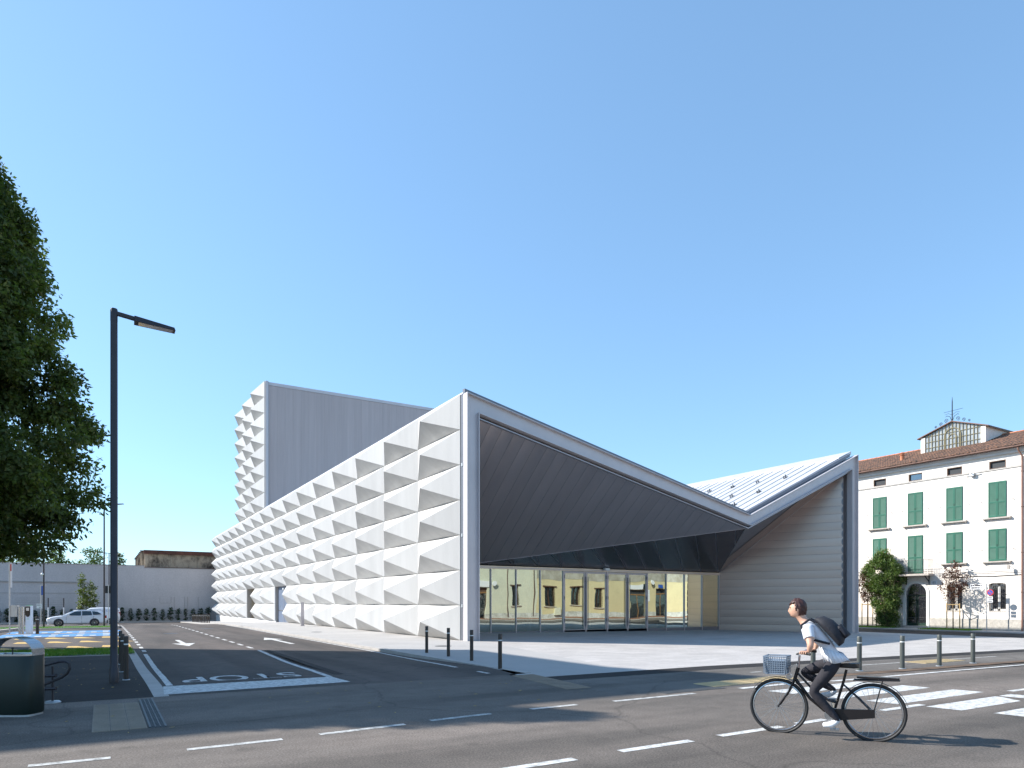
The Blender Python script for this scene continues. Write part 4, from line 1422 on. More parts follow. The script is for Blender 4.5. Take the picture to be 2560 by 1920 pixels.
ws = thing("brick_workshop", "old sooty brick workshop with rusty roof edge above the grey wall", "workshop", (12, 112, -1), 0, None, True)
MB().box(5.15, 24, 108.6, 109.0, -1, 8.75).build("wall", MT['old_wall'], ws)
MB().box(5.0, 24, 108.3, 108.65, 8.55, 9.0).box(5.0, 24, 108.25, 120, 9.0, 9.06).build("roof_edge", MT['rust'], ws)
for x in (8.4, 11.9, 15.4):
    MB().box(x, x + .25, 108.48, 108.6, 6.5, 8.5).build("pilaster", MT['old_wall'], ws)
MB().box(5.1, 24, 108.2, 108.6, 6.55, 6.68).build("string_course", MT['rust'], ws)
for k in range(7):                                   # stepped fins along the side
    MB().box(4.75, 5.15, 109.5 + k * 3.4, 109.9 + k * 3.4, -1, 8.9).build("side_fin", MT['old_wall'], ws)
    MB().box(4.6, 5.2, 109.3 + k * 3.4, 110.0 + k * 3.4, 8.9, 9.05).build("fin_cap", MT['rust'], ws)
MB().box(5.3, 24, 109, 134, -1, 8.7).build("shed_body", MT['old_wall'], ws)

# ------------------------------------------------------------------ ochre shop house across the road (mirrored in the entrance glass)
YS = -3.5
sh_ = thing("shop_house", "long yellow stucco shop house across the road, mirrored in the entrance glass", "shop", (55, -6, -.4), 0, None, True)


def pierced_y(y, x0, x1, z0, z1, holes, depth, mat, name, parent):
    xs = sorted({x0, x1, *[h[0] for h in holes if x0 < h[0] < x1], *[h[1] for h in holes if x0 < h[1] < x1]})
    zs = sorted({z0, z1, *[h[2] for h in holes if z0 < h[2] < z1], *[h[3] for h in holes if z0 < h[3] < z1]})
    mb = MB()
    for i in range(len(xs) - 1):
        for j in range(len(zs) - 1):
            cx, cz = (xs[i] + xs[i + 1]) / 2, (zs[j] + zs[j + 1]) / 2
            if any(h[0] < cx < h[1] and h[2] < cz < h[3] for h in holes):
                continue
            mb.poly([(xs[i], y, zs[j]), (xs[i], y, zs[j + 1]), (xs[i + 1], y, zs[j + 1]), (xs[i + 1], y, zs[j])])
    for a, b, c, d in holes:
        if not (x0 <= a and b <= x1): continue
        e = y - depth
        c2, d2 = max(c, z0), min(d, z1)
        if d2 <= c2: continue
        mb.poly([(a, y, c2), (a, e, c2), (a, e, d2), (a, y, d2)]); mb.poly([(b, y, c2), (b, y, d2), (b, e, d2), (b, e, c2)])
        if c >= z0: mb.poly([(a, y, c2), (b, y, c2), (b, e, c2), (a, e, c2)])
        if d <= z1: mb.poly([(a, y, d2), (a, e, d2), (b, e, d2), (b, y, d2)])
    return mb.build(name, mat, parent, fix=False)


WN = [(43.17, 44.38, 1.28, 3.82), (47.55, 48.96, 1.30, 3.77), (52.55, 53.86, 1.20, 3.70), (55.9, 57.1, 1.10, 3.55)]
DR = [(37.6, 39.75, -.45, 3.65), (61.7, 64.5, -.45, 3.60), (66.9, 69.2, -.45, 3.65)]
HO = WN + DR
pierced_y(YS, 24, 47.05, .35, 9, HO, .35, MT['pale_wall'], "pale_wall", sh_)
pierced_y(YS, 47.05, 84, .35, 4.68, HO, .35, MT['yellow_wall'], "yellow_wall", sh_)
pierced_y(YS + .02, 47.05, 84, 4.68, 9, [], .3, MT['grey_render'], "upper_wall", sh_)
pierced_y(YS + .03, 24, 84, -.6, .35, HO, .35, MT['dado'], "dado", sh_)
MB().box(24, 84, YS - 10, YS - .5, -.6, 8.9).build("house_body", MT['grey_render'], sh_)
MB().hexa([(23.5, YS + .7, 8.9), (84.5, YS + .7, 8.9), (84.5, YS - 5, 11), (23.5, YS - 5, 11), (23.5, YS + .7, 9.1), (84.5, YS + .7, 9.1), (84.5, YS - 5, 11.2), (23.5, YS - 5, 11.2)]).build("roof", MT['roof_tile'], sh_)
for a, b, c, d in WN:
    cx = (a + b) / 2
    w = MB().box(a, a + .08, YS - .3, YS - .22, c, d).box(b - .08, b, YS - .3, YS - .22, c, d).box(cx - .05, cx + .05, YS - .3, YS - .22, c, d).box(a, b, YS - .3, YS - .22, c, c + .08).box(a, b, YS - .3, YS - .22, d - .08, d).build("window", MT['wood_brown'], sh_)
    MB().box(a, b, YS - .34, YS - .31, c, d).build("pane", MT['glass_win'], w)
    MB().box(a - .25, b + .25, YS, YS + .12, c - .12, c - .02).build("sill", MT['stone'], w)
    MB().box(a - .3, b + .3, YS, YS + .14, d + .02, d + .14).build("window_hood", MT['wood_brown'], w)
    g = MB()
    for k in range(8):
        x = a + .06 + k * (b - a - .12) / 7
        g.box(x - .012, x + .012, YS + .01, YS + .034, c, d)
    for z in np.linspace(c + .2, d - .2, 5):
        g.box(a, b, YS + .012, YS + .03, z - .012, z + .012)
    g.build("window_grille", MT['iron'], w)
for i, (a, b, c, d) in enumerate(DR):
    dr = MB().box(a, b, YS - .34, YS - .30, c, d).build("shop_door", MT['wood_brown'] if i == 0 else MT['dark_in'], sh_)
    MB().box(a + .1, (a + b) / 2 - .05, YS - .30, YS - .28, c + .3, d - .8).box((a + b) / 2 + .05, b - .1, YS - .30, YS - .28, c + .3, d - .8).build("pane", MT['glass_win'], dr)
    MB().box(a, b, YS - .3, YS - .26, d - .75, d - .6).box((a + b) / 2 - .05, (a + b) / 2 + .05, YS - .3, YS - .26, c, d - .75).build("door_bar", M("oak_bar_%d" % i, (.28, .15, .06), .5), dr)
for a, b, z0, z1 in ((37.4, 40.0, 3.74, 4.42), (61.7, 63.8, 3.68, 4.28)):
    MB().box(a, b, YS + .02, YS + .10, z0, z1).build("fascia_sign", MT['sign_white'], sh_)
MB().box(63.82, 64.5, YS + .02, YS + .10, 3.68, 4.28).build("fascia_sign", MT['black_gloss'], sh_)
for x, z, r in ((65.9, 4.45, .34), (40.3, 4.1, .30)):
    MB().tube([(x, YS + .30, z), (x, YS + .44, z)], r, 20).bar((x, YS, z), (x, YS + .34, z), .05, .05).build("round_sign", MT['sign_white'], sh_)
MB().box(64.9, 65.6, YS + .01, YS + .03, 1.9, 3.5).build("poster", MT['sign_white'], sh_)
MB().box(67.4, 67.9, YS + .02, YS + .3, 3.75, 4.2).build("fascia_sign", MT['sign_blue'], sh_)
MB().box(48.9, 49.9, YS, YS + .3, .1, 1.1).build("meter_box", MT['pale_wall'], sh_)
for x in (42.4, 46.6, 50.9):
    MB().tube([(x, YS + .06, .0), (x, YS + .06, 8.6)], .05, 8).build("downpipe", MT['gutter'], sh_)

# ------------------------------------------------------------------ apartment block beside the forecourt (casts the straight-edged shade)
ab = thing("apartment_block", "ochre stucco apartment block standing beside the forecourt trees", "building", (-17, 31, 0), 0, None, True)
MB().box(-26, -8.2, 26.5, 38.5, -.3, 18.2).build("wall", MT['block_wall'], ab)
MB().box(-26.3, -8.1, 26.4, 38.6, 18.2, 18.4).build("roof", MT['cornice'], ab)
for fl in range(5):
    for j in range(3):
        y = 28.5 + j * 4; z = 1.2 + fl * 3.0
        w = MB().box(-8.2, -8.12, y - .6, y + .6, z, z + 1.6).build("window", MT['win_white'], ab)
        MB().box(-8.118, -8.10, y - .5, y + .5, z + .1, z + 1.5).build("pane", MT['glass_win'], w)
        MB().box(-8.2, -8.0, y - .75, y + .75, z - .12, z - .02).build("sill", MT['stone'], w)
    for j in range(4):
        x = -24 + j * 4.4; z = 1.2 + fl * 3.0
        w = MB().box(x - .6, x + .6, 26.42, 26.5, z, z + 1.6).build("window", MT['win_white'], ab)
        MB().box(x - .5, x + .5, 26.40, 26.418, z + .1, z + 1.5).build("pane", MT['glass_win'], w)
# ------------------------------------------------------------------ plants
def leaf_mesh(name, centres, normals, length, width, mat, droop=.0, jitter=.35):
    """one mesh of many small folded leaves; arrays of centres (N,3) and outward directions (N,3)"""
    n = len(centres)
    rnd = RNG.normal(size=(n, 3)) * .75 + normals * .8
    rnd[:, 2] -= droop
    ax = rnd / np.maximum(1e-6, np.linalg.norm(rnd, axis=1, keepdims=True))
    ref = RNG.normal(size=(n, 3))
    side = np.cross(ax, ref); side /= np.maximum(1e-6, np.linalg.norm(side, axis=1, keepdims=True))
    up = np.cross(side, ax)
    ln = length * (1 + jitter * RNG.uniform(-1, 1, (n, 1))); wd = width * (1 + jitter * RNG.uniform(-1, 1, (n, 1)))
    a = centres - ax * ln * .5
    b = centres + side * wd * .5 + up * wd * .12
    c = centres + ax * ln * .5
    d = centres - side * wd * .5 + up * wd * .12
    v = np.stack([a, b, c, d], axis=1).reshape(-1, 3)
    me = bpy.data.meshes.new(name)
    me.vertices.add(4 * n); me.vertices.foreach_set("co", v.astype(np.float32).ravel())
    me.loops.add(4 * n); me.loops.foreach_set("vertex_index", np.arange(4 * n, dtype=np.int32))
    me.polygons.add(n)
    me.polygons.foreach_set("loop_start", np.arange(0, 4 * n, 4, dtype=np.int32))
    me.polygons.foreach_set("loop_total", np.full(n, 4, dtype=np.int32))
    me.materials.append(mat)
    me.update(calc_edges=True)
    me.validate()
    return me


def clumps(points, normals, per, spread, flat=.7):
    p = np.repeat(points, per, axis=0); q = np.repeat(normals, per, axis=0)
    off = RNG.normal(size=p.shape) * spread
    off[:, 2] *= flat
    return p + off, q


def crown_points(profile, n, inner=.35, rough=.28, seed=0):
    """points in a body of revolution given by (height, radius) with lumpy outline"""
    z = np.array([p[0] for p in profile]); r = np.array([p[1] for p in profile])
    zz = RNG.uniform(z.min(), z.max(), n * 2)
    rr = np.interp(zz, z, r)
    keep = RNG.uniform(0, r.max(), n * 2) < rr * 1.05 + .1
    zz, rr = zz[keep][:n], rr[keep][:n]
    ang = RNG.uniform(0, 2 * np.pi, len(zz))
    lump = 1 + rough * (np.sin(ang * 3 + zz * 1.3 + seed) * .45 + np.sin(ang * 5 - zz * 2.1 + seed * 2) * .35 + np.sin(zz * 3.3 + ang * 2 + seed) * .35)
    t = np.power(RNG.uniform(inner ** 2, 1, len(zz)), .42)
    rad = rr * t * lump
    p = np.stack([rad * np.cos(ang), rad * np.sin(ang), zz], axis=1)
    nrm = np.stack([np.cos(ang), np.sin(ang), np.full(len(zz), .25)], axis=1)
    return p, nrm


def trunk(mb, h, r, lean=(0, 0), n=9):
    mb.tube([(lean[0] * t * t + .05 * math.sin(t * 5), lean[1] * t * t, h * t) for t in np.linspace(0, 1, 7)], [r * (1 - .55 * t) for t in np.linspace(0, 1, 7)], n)


def limbs(mb, z0, z1, reach, count, r, seed=1):
    rg = random.Random(seed)
    for k in range(count):
        a = 2.4 * k + rg.uniform(-.3, .3); z = z0 + (z1 - z0) * k / count
        L = reach * rg.uniform(.6, 1.0)
        pts = [(L * t * math.cos(a + .3 * t), L * t * math.sin(a + .3 * t), z + L * .75 * t ** .8 + rg.uniform(-.05, .05)) for t in (0, .3, .6, 1)]
        mb.tube(pts, [r, r * .7, r * .45, r * .15], 6)


# --- the large dark tree at the edge of the forecourt
prof = [(3.4, 1.9), (3.8, 3.1), (4.5, 3.8), (5.4, 4.15), (6.9, 4.3), (7.7, 4.05), (8.6, 3.55), (9.7, 3.15), (11.2, 2.45), (12.2, 2.4), (13.7, 1.5), (14.8, .4)]


def bough_crown(pr, n_cl, per, sc, lo=.38, hi=.85, lobes=0):
    """leafy boughs, each a lumpy cushion of leaves, grouped into lobes inside a body of revolution"""
    zs_ = np.array([h for h, r in pr]); rs_ = np.array([r for h, r in pr])
    H_ = zs_[-1] - zs_[0]
    centres = []
    if lobes:
        k = 0
        while len(centres) < lobes and k < lobes * 3:
            z = zs_[0] + H_ * ((k * .7548776 + .11) % 1.0); r = np.interp(z, zs_, rs_)
            rl = sc * RNG.uniform(1.05, 1.65) * min(1, .35 + r / rs_.max())
            a = 2 * math.pi * ((k * .5698402) % 1.0)
            rr = max(0, r - rl * .80) * (1.0 if k % 4 else .35)
            centres.append((np.array([rr * math.cos(a), rr * math.sin(a), np.clip(z, zs_[0] + rl * .6, zs_[-1] - rl * .4)]), rl))
            k += 1
    P_ = []; N_ = []
    for k in range(n_cl):
        rb = RNG.uniform(lo, hi) * sc
        if lobes:
            lc, rl = centres[k % len(centres)]
            d = RNG.normal(size=3); d /= np.linalg.norm(d)
            c = lc + d * max(.1, rl - rb * .5) * RNG.uniform(.55, 1.0)
            a = math.atan2(c[1], c[0])
        else:
            z = RNG.uniform(zs_[0] + .2 * sc, zs_[-1] - .3 * sc); r = np.interp(z, zs_, rs_)
            if RNG.uniform(0, rs_.max()) > r * 1.25: continue
            a = RNG.uniform(0, 2 * np.pi)
            rr = max(0, (r - rb * .75)) * RNG.uniform(.55, 1.0) ** .5
            c = np.array([rr * math.cos(a), rr * math.sin(a), z])
        n = int(per * (rb / ((lo + hi) / 2 * sc)) ** 2)
        d = RNG.normal(size=(n, 3)); d /= np.linalg.norm(d, axis=1, keepdims=True)
        t_ = RNG.uniform(.30, 1.15, (n, 1))
        pp = c + d * t_ * rb * np.array([1.0, 1.0, .9])
        pp[:, 2] -= .25 * rb * (np.linalg.norm(d[:, :2], axis=1)) ** 2
        P_.append(pp); N_.append(d * .7 + np.array([math.cos(a), math.sin(a), 0]) * .4)
    return np.concatenate(P_), np.concatenate(N_)


def big_tree(loc, sc, label, n_cl, per, seed, group):
    t = thing("broadleaf_tree", label, "tree", loc, 0, group)
    mb = MB(); trunk(mb, 12.5 * sc, .30 * sc, (.4, .2)); limbs(mb, 3.0 * sc, 8.5 * sc, 2.0 * sc, 20, .09 * sc, seed)
    mb.build("trunk", MT['bark'], t, True)
    pr = [(h * sc, r * sc * .85) for h, r in prof]
    c, nn = bough_crown(pr, n_cl, per, sc, .26, .58, 96)
    o = link("crown", leaf_mesh("crown", c, nn, .155, .075, MT['leaf_dark'], .55), t)
    return t


big_tree((-3.5, 24.3, -.1), 1.0, "tall dark green broadleaf tree standing behind the green litter bin", 1500, 165, 1, None)
big_tree((-6.6, 19.2, -.05), .80, "smaller dark broadleaf tree beside the forecourt, beyond the litter bin", 600, 110, 5, None)

# --- trees whose tops show above the grey wall
for i, (x, y, top, r) in enumerate(((-19.0, 122, 9.3, 1.6), (-13.5, 124, 11.4, 2.6), (-9.4, 125, 9.9, 1.5), (-5.9, 126, 9.8, 1.9), (-1.2, 126, 10.1, 2.2), (2.2, 127, 9.5, 1.3))):
    t = thing("far_tree", ["pale leafy treetop at the far end of the grey wall", "tallest pale green treetop rising above the grey wall", "low rounded treetop next to the tallest one above the wall",
                           "treetop above the grey wall behind the slender lamp post", "wide airy treetop above the ledge end of the wall", "small treetop above the grey wall nearest the workshop"][i],
              "tree", (x, y, -1), 0, "trees beyond the grey wall")
    mb = MB(); trunk(mb, top * .8, .18); limbs(mb, top * .4, top * .8, r * .8, 8, .06, i)
    mb.build("trunk", MT['bark'], t, True)
    p, q = crown_points([(top * .45, r * .7), (top * .65, r * 1.2), (top * .85, r), (top + 1, r * .35)], 170, .3, .5, i)
    c, nn = clumps(p, q, 16, .3)
    link("crown", leaf_mesh("crown", c, nn, .34, .20, MT['leaf_back'], .2), t)

# --- young two-stemmed tree by the van
t = thing("young_tree", "slender young tree with pale green leaves behind the parked van", "tree", (-1.6, 97.5, base_z(0, 97.5)), 0)
mb = MB(); mb.tube([(-.35, 0, 0), (-.38, 0, 3.0), (-.45, 0, 5.6)], [.05, .04, .01], 7); mb.tube([(.30, 0, 0), (.35, .1, 2.6), (.55, .1, 4.8)], [.05, .04, .01], 7)
mb.build("trunk", MT['bark'], t, True)
p, q = crown_points([(1.8, .45), (2.6, .75), (3.6, .6), (4.8, .4), (5.9, .1)], 90, .2, .4, 1); p[:, 0] -= .40
p2, q2 = crown_points([(1.9, .45), (2.6, .65), (3.4, .6), (4.4, .35), (5.1, .1)], 75, .2, .4, 3); p2[:, 0] += .50
c, nn = clumps(np.concatenate([p, p2]), np.concatenate([q, q2]), 11, .16)
link("crown", leaf_mesh("crown", c, nn, .22, .14, MT['leaf_young'], .1), t)

# --- hedge shrubs, each its own plant
ORD = ["first", "second", "third", "fourth", "fifth", "sixth", "seventh", "eighth", "ninth", "tenth", "eleventh", "twelfth", "thirteenth", "fourteenth", "fifteenth", "sixteenth",
       "seventeenth", "eighteenth", "nineteenth", "twentieth", "twenty-first", "twenty-second", "twenty-third", "twenty-fourth", "twenty-fifth", "twenty-sixth", "twenty-seventh"]
protos = []
for s in range(4):
    t = thing("hedge_shrub", "", "shrub", (0, 0, 0), 0, "hedge shrubs along the grey wall")
    mb = MB()
    for k in range(5):
        a = k * 1.3 + s
        mb.tube([(0, 0, 0), (.12 * math.cos(a), .12 * math.sin(a), .8), (.22 * math.cos(a), .22 * math.sin(a), 1.55 + .12 * math.sin(a * 3))], [.02, .014, .005], 5)
    mb.build("stems", MT['bark'], t)
    p, q = crown_points([(.12, .12), (.4, .26), (.9, .34), (1.3, .26), (1.75, .12)], 46, .2, .5, s)
    c, nn = clumps(p, q, 9, .08)
    link("crown", leaf_mesh("crown", c, nn, .17, .085, MT['leaf_hedge'], -.1), t)
    protos.append(t)
nh = 27
for i in range(nh):
    x = -12.2 + i * .97
    src = protos[i % 4]
    sc_ = random.uniform(.88, 1.12)
    lab = "upright hedge shrub against the grey wall, %s from the theatre end" % ORD[nh - i - 1]
    if i < 4:
        o = src; o.location = (x, 106.15 + random.uniform(-.1, .1), -.87); o.rotation_euler = (0, 0, random.uniform(0, 6)); o["label"] = lab; o.scale = (sc_,) * 3
    else:
        copy_tree(src, (x, 106.15 + random.uniform(-.1, .1), -.87), random.uniform(0, 6), lab, sc_)

# --- oleander in front of the cream house
t = thing("oleander_bush", "big green oleander bush growing against the cream house beside its door", "bush", (54.55, 31.75, -.36), 0)
mb = MB()
for k in range(14):
    a = k * 2.4; rr = .25 + .05 * (k % 3)
    mb.tube([(.1 * math.cos(a), .1 * math.sin(a), 0), (rr * math.cos(a), rr * math.sin(a) * 1.3, 1.6), (rr * 2.0 * math.cos(a), rr * 3.2 * math.sin(a), 4.4)], [.035, .025, .008], 5)
mb.build("stems", MT['bark'], t)
c, nn = bough_crown([(.05, .55), (.7, .95), (1.6, 1.0), (2.6, 1.3), (3.8, 1.7), (4.8, 1.65), (5.6, 1.1), (6.3, .4)], 150, 150, 1.0, .28, .62)
p, q = c[::25], nn[::25]
c[:, 0] *= .62; c[:, 1] += np.clip((c[:, 2] - 1) * .12, 0, .4)
p = p * np.array([.62, 1, 1])
nn[:, 2] += .6
link("crown", leaf_mesh("crown", c, nn, .24, .05, MT['leaf_oleander'], 0), t)
c, nn = clumps(p[::9], q[::9], 3, .12, 1.0)
c[:, :2] *= 1.06
link("blossom", leaf_mesh("blossom", c, nn, .06, .05, M("pale_blossom", (.62, .36, .30), .7), 0), t)

# --- two staked plum trees
for i, (y, lab, lab2) in enumerate(((33.4, "small purple-leaved plum tree half hidden by the oleander bush", "wooden stake frame round the plum tree next to the oleander"),
                                    (26.75, "small purple-leaved plum tree beside the street sign post", "wooden stake frame round the plum tree near the barred window"))):
    t = thing("plum_tree", lab, "tree", (54.5, y, -.34), 0, "plum trees on the verge")
    mb = MB(); mb.tube([(0, 0, 0), (.02, .02, 1.2), (0, 0, 2.6), (.03, 0, 4.2)], [.045, .035, .03, .008], 7)
    limbs(mb, 2.0, 3.4, .75, 10, .016, i)
    mb.build("trunk", MT['bark'], t, True)
    p, q = crown_points([(2.1, .15), (2.6, .5), (3.3, .85), (4.0, .8), (4.7, .45), (5.1, .15)], 210 if i == 0 else 150, .15, .45, i + 4)
    c, nn = clumps(p, q, 10, .11)
    link("crown", leaf_mesh("crown", c, nn, .13, .085, MT['leaf_plum'], .1), t)
    t = thing("tree_stakes", lab2, "stakes", (54.5, y, -.34), 0, "stake frames on the verge")
    tops = []
    for k in range(3):
        a = 2.1 * k + .4
        x_, y_ = .40 * math.cos(a), .48 * math.sin(a)
        tops.append((x_, y_))
        MB().tube([(x_, y_, 0), (x_, y_, 1.98)], .042, 8).build("stake", MT['stake_wood'], t)
    for k in range(3):
        a, b = tops[k], tops[(k + 1) % 3]
        MB().tube([(a[0], a[1], 1.88), (b[0], b[1], 1.88)], .035, 6).build("rail", MT['stake_wood'], t)

# --- a few fallen leaves on the forecourt and by the kerb
n = 150
c = np.stack([RNG.uniform(-3.5, .7, n), RNG.uniform(13.9, 26.5, n), np.zeros(n)], axis=1)
c[100:, 0] = RNG.uniform(-2.5, 9, 50); c[100:, 1] = RNG.uniform(9.8, 13.7, 50)
c[:, 2] = [(road_z(x, y) if y > 13.85 else base_z(x, y)) + .015 for x, y in c[:, :2]]
nn = RNG.normal(size=(n, 3)) * np.array([1, 1, .05])
me = leaf_mesh("fallen_leaves", c, nn * 3, .075, .045, M("dry_leaf", (.34, .24, .07), .8, 0, .35, 9))
v_ = np.empty(len(me.vertices) * 3, dtype=np.float32); me.vertices.foreach_get("co", v_); v_ = v_.reshape(-1, 4, 3)
v_[:, :, 2] = c[:, 2:3] + (v_[:, :, 2] - c[:, 2:3]) * .18
me.vertices.foreach_set("co", v_.ravel()); me.update()
tag(link("fallen_leaves", me), "scattered dry leaves lying on the forecourt asphalt", "leaves", None, "stuff")
# ------------------------------------------------------------------ bollards
def bollard(name, mat, h, r, label, loc, group, base=False):
    t = thing(name, label, "bollard", loc, 0, group)
    MB().lathe([(r, 0), (r, h * .80), (r * .96, h * .80), (r * .96, h * .835), (r, h * .835), (r, h * .985), (r * .9, h)], 18).build("post", mat, t, True)
    MB().lathe([(r * .985, h * .803), (r * .985, h * .832)], 18).build("reflective_band", MT['reflective'], t, True)
    if base:
        MB().lathe([(r * 1.55, 0), (r * 1.55, .012), (r * 1.4, .02)], 18).build("foot_ring", MT['galv'], t, True)
    return t


def bollard_row(name, mat, h, r, spots, labels, group, zf, base=False):
    proto = None
    for (x, y), lab in zip(spots, labels):
        if proto is None:
            proto = bollard(name, mat, h, r, lab, (x, y, zf(x, y)), group, base)
        else:
            copy_tree(proto, (x, y, zf(x, y)), random.uniform(0, 6), lab)


bollard_row("bollard", MT['bollard_brown'], .90, .052, [(9.41, 21.27), (9.37, 19.50), (9.27, 17.73), (8.73, 15.13)],
            ["dark brown bollard on the sidewalk, farthest of the four by the facade corner", "dark brown bollard on the sidewalk, second farthest of the four by the corner",
             "dark brown bollard on the sidewalk in front of the portal's left post", "dark brown bollard nearest the road on the sidewalk before the entrance"], "brown bollards on the sidewalk corner", base_z)
bollard_row("bollard", MT['bollard_brown'], .98, .050, [(.46, 17.47), (.45, 20.16), (.46, 22.85)],
            ["dark bollard nearest the foot of the tall lamp post", "dark bollard second behind the tall lamp post", "dark bollard farthest of the three behind the tall lamp post"], "dark bollards beside the lamp post", road_z, True)
bollard_row("bollard", MT['bollard_grey'], .87, .058, [(14.92, 10.53), (16.36, 10.24), (18.03, 10.10), (19.85, 10.10), (21.93, 10.22)],
            ["grey green bollard half hidden behind the cyclist", "grey green bollard just right of the cyclist's backpack", "grey green bollard between the crossing and the oleander bush",
             "grey green bollard in front of the cream house door", "grey green bollard nearest the street sign, last of the roadside row"], "grey bollards along the cycle path", base_z, True)
n_far = 13
bollard_row("bollard", MT['bollard_brown'], .92, .055, [(9.45, 76.2 + 15.2 * k / (n_far - 1)) for k in range(n_far)],
            ["brown bollard of the far row beside the theatre, %s from the near end" % ORD[k] for k in range(n_far)], "far row of bollards beside the theatre", base_z)

# ------------------------------------------------------------------ lamps
t = thing("street_lamp", "tall dark street lamp with single flat head beside the side road", "street lamp", (.22, 16.95, road_z(.2, 16.95)), 0, "street lamps")
MB().lathe([(.088, 0), (.088, .3), (.072, .32), (.068, 7.75), (.070, 7.75), (.070, 8.0), (.062, 8.02)], 18).build("pole", MT['dark_metal'], t, True)
MB().box(-.03, .03, -.085, -.055, .75, 1.35).build("service_hatch", MT['dark_metal'], t)
MB().bar((.04, 0, 7.93), (.44, 0, 7.88), .09, .07).build("arm", MT['dark_metal'], t)
hd = MB()
hd.hexa([(.38, -.14, 7.80), (1.18, -.12, 7.76), (1.18, .12, 7.76), (.38, .14, 7.80), (.38, -.11, 7.92), (1.16, -.08, 7.83), (1.16, .08, 7.83), (.38, .11, 7.92)])
h = hd.build("lamp_head", MT['dark_metal'], t)
MB().hexa([(.46, -.10, 7.790), (1.13, -.09, 7.757), (1.13, .09, 7.757), (.46, .10, 7.790), (.46, -.10, 7.798), (1.13, -.09, 7.765), (1.13, .09, 7.765), (.46, .10, 7.798)]).build("lens", MT['lamp_clear'], h)


def double_lamp(loc, hh, span, label, rz=0):
    t = thing("street_lamp", label, "street lamp", loc, rz, "street lamps")
    MB().lathe([(.075, 0), (.06, .3), (.05, hh)], 12).build("pole", MT['dark_metal'], t, True)
    for s in (-1, 1):
        hd = MB().bar((s * .03, 0, hh - .05), (s * .35, 0, hh - .02), .05, .05)
        hd.hexa([(s * .32, -.12, hh - .06), (s * span, -.10, hh + .03), (s * span, .10, hh + .03), (s * .32, .12, hh - .06), (s * .32, -.1, hh + .04), (s * span, -.08, hh + .08), (s * span, .08, hh + .08), (s * .32, .1, hh + .04)])
        hd.build("lamp_head", MT['dark_metal'], t)
    return t


cx = math.radians(-31)
t2 = double_lamp((.14, 60.2, road_z(0, 60) + .04), 9.2, 1.45, "double-headed dark lamp post on the far lawn beside the parked cars", cx)
t3 = double_lamp((-3.65, 60.4, road_z(-3, 60.6)), 6.15, 1.0, "shorter double-headed lamp post carrying a small white camera, near the charging point", cx)
MB().ball((-.05, -.10, 3.9), .10, 8, 6).build("camera_dome", MT['white_plastic'], t3)
double_lamp((.75, 99.0, base_z(1, 99)), 8.7, 1.2, "far lamp post almost hidden behind the tall lamp", cx)

# ------------------------------------------------------------------ litter bin and cycle stand
t = thing("litter_bin", "dark green oval litter bin with arched metal band over its top", "bin", (-1.12, 12.72, 0), math.radians(-31))
def rounded(prof, sx, sy, e=5.0, n=44):
    """lathe over a rounded-rectangle plan"""
    mb = MB().lathe(prof, n)
    for i, (x, y, z) in enumerate(mb.v):
        a_ = math.atan2(y, x); c_, s_ = abs(math.cos(a_)), abs(math.sin(a_))
        k_ = 1 / (c_ ** e + s_ ** e) ** (1 / e)
        mb.v[i] = (x * k_ * sx, y * k_ * sy, z)
    return mb


rounded([(.335, .03), (.345, .06), (.345, .90), (.335, .915)], 1.0, .62).build("body", MT['bin_green'], t, True)
rounded([(.33, 0), (.33, .03)], 1.0, .62).build("base_ring", MT['galv'], t, True)
rounded([(.350, .905), (.350, .93), (.27, .93), (.26, .90)], 1.0, .62).build("rim", MT['steel'], t, True)
band = MB()
arch = [(.345 * math.cos(a), .93 + .24 * math.sin(a) ** .85 if math.sin(a) > 0 else .93) for a in np.linspace(0, math.pi, 17)]
for (x0, z0), (x1, z1) in zip(arch, arch[1:]):
    band.hexa([(x0, -.14, z0), (x1, -.14, z1), (x1, .14, z1), (x0, .14, z0), (x0, -.14, z0 + .012), (x1, -.14, z1 + .012), (x1, .14, z1 + .012), (x0, .14, z0 + .012)])
band.build("arched_band", MT['steel'], t, True)
MB().tube([(.10, -.2, .92), (.10, -.2, 1.02)], .008, 6).ball((.10, -.2, 1.02), .018, 8, 5).build("lock_pin", MT['black'], t)

t = thing("cycle_stand", "dark tubular looped stand on a round foot beside the litter bin", "cycle stand", (-.72, 13.95, 0), math.radians(-31))
MB().tube([(0, 0, .02), (0, 0, .62)], .018, 8).build("post", MT['dark_metal'], t, True)
MB().lathe([(.125, 0), (.125, .012), (.10, .03), (.03, .035)], 20).build("foot_disc", MT['galv'], t, True)
for z in (.24, .46):
    MB().tube([(-.55, .02, z - .02), (.06, 0, z)], .028, 8).build("cross_bar", MT['dark_metal'], t, True)
lp = [(-.6, 0, .50), (-.25, 0, .60), (.12, 0, .70), (.22, 0, .70), (.28, 0, .66), (.29, 0, .58), (.25, 0, .50), (.16, 0, .43), (-.2, 0, .28), (-.6, 0, .12)]
MB().tube(lp, .022, 8).build("loop", MT['dark_metal'], t, True)

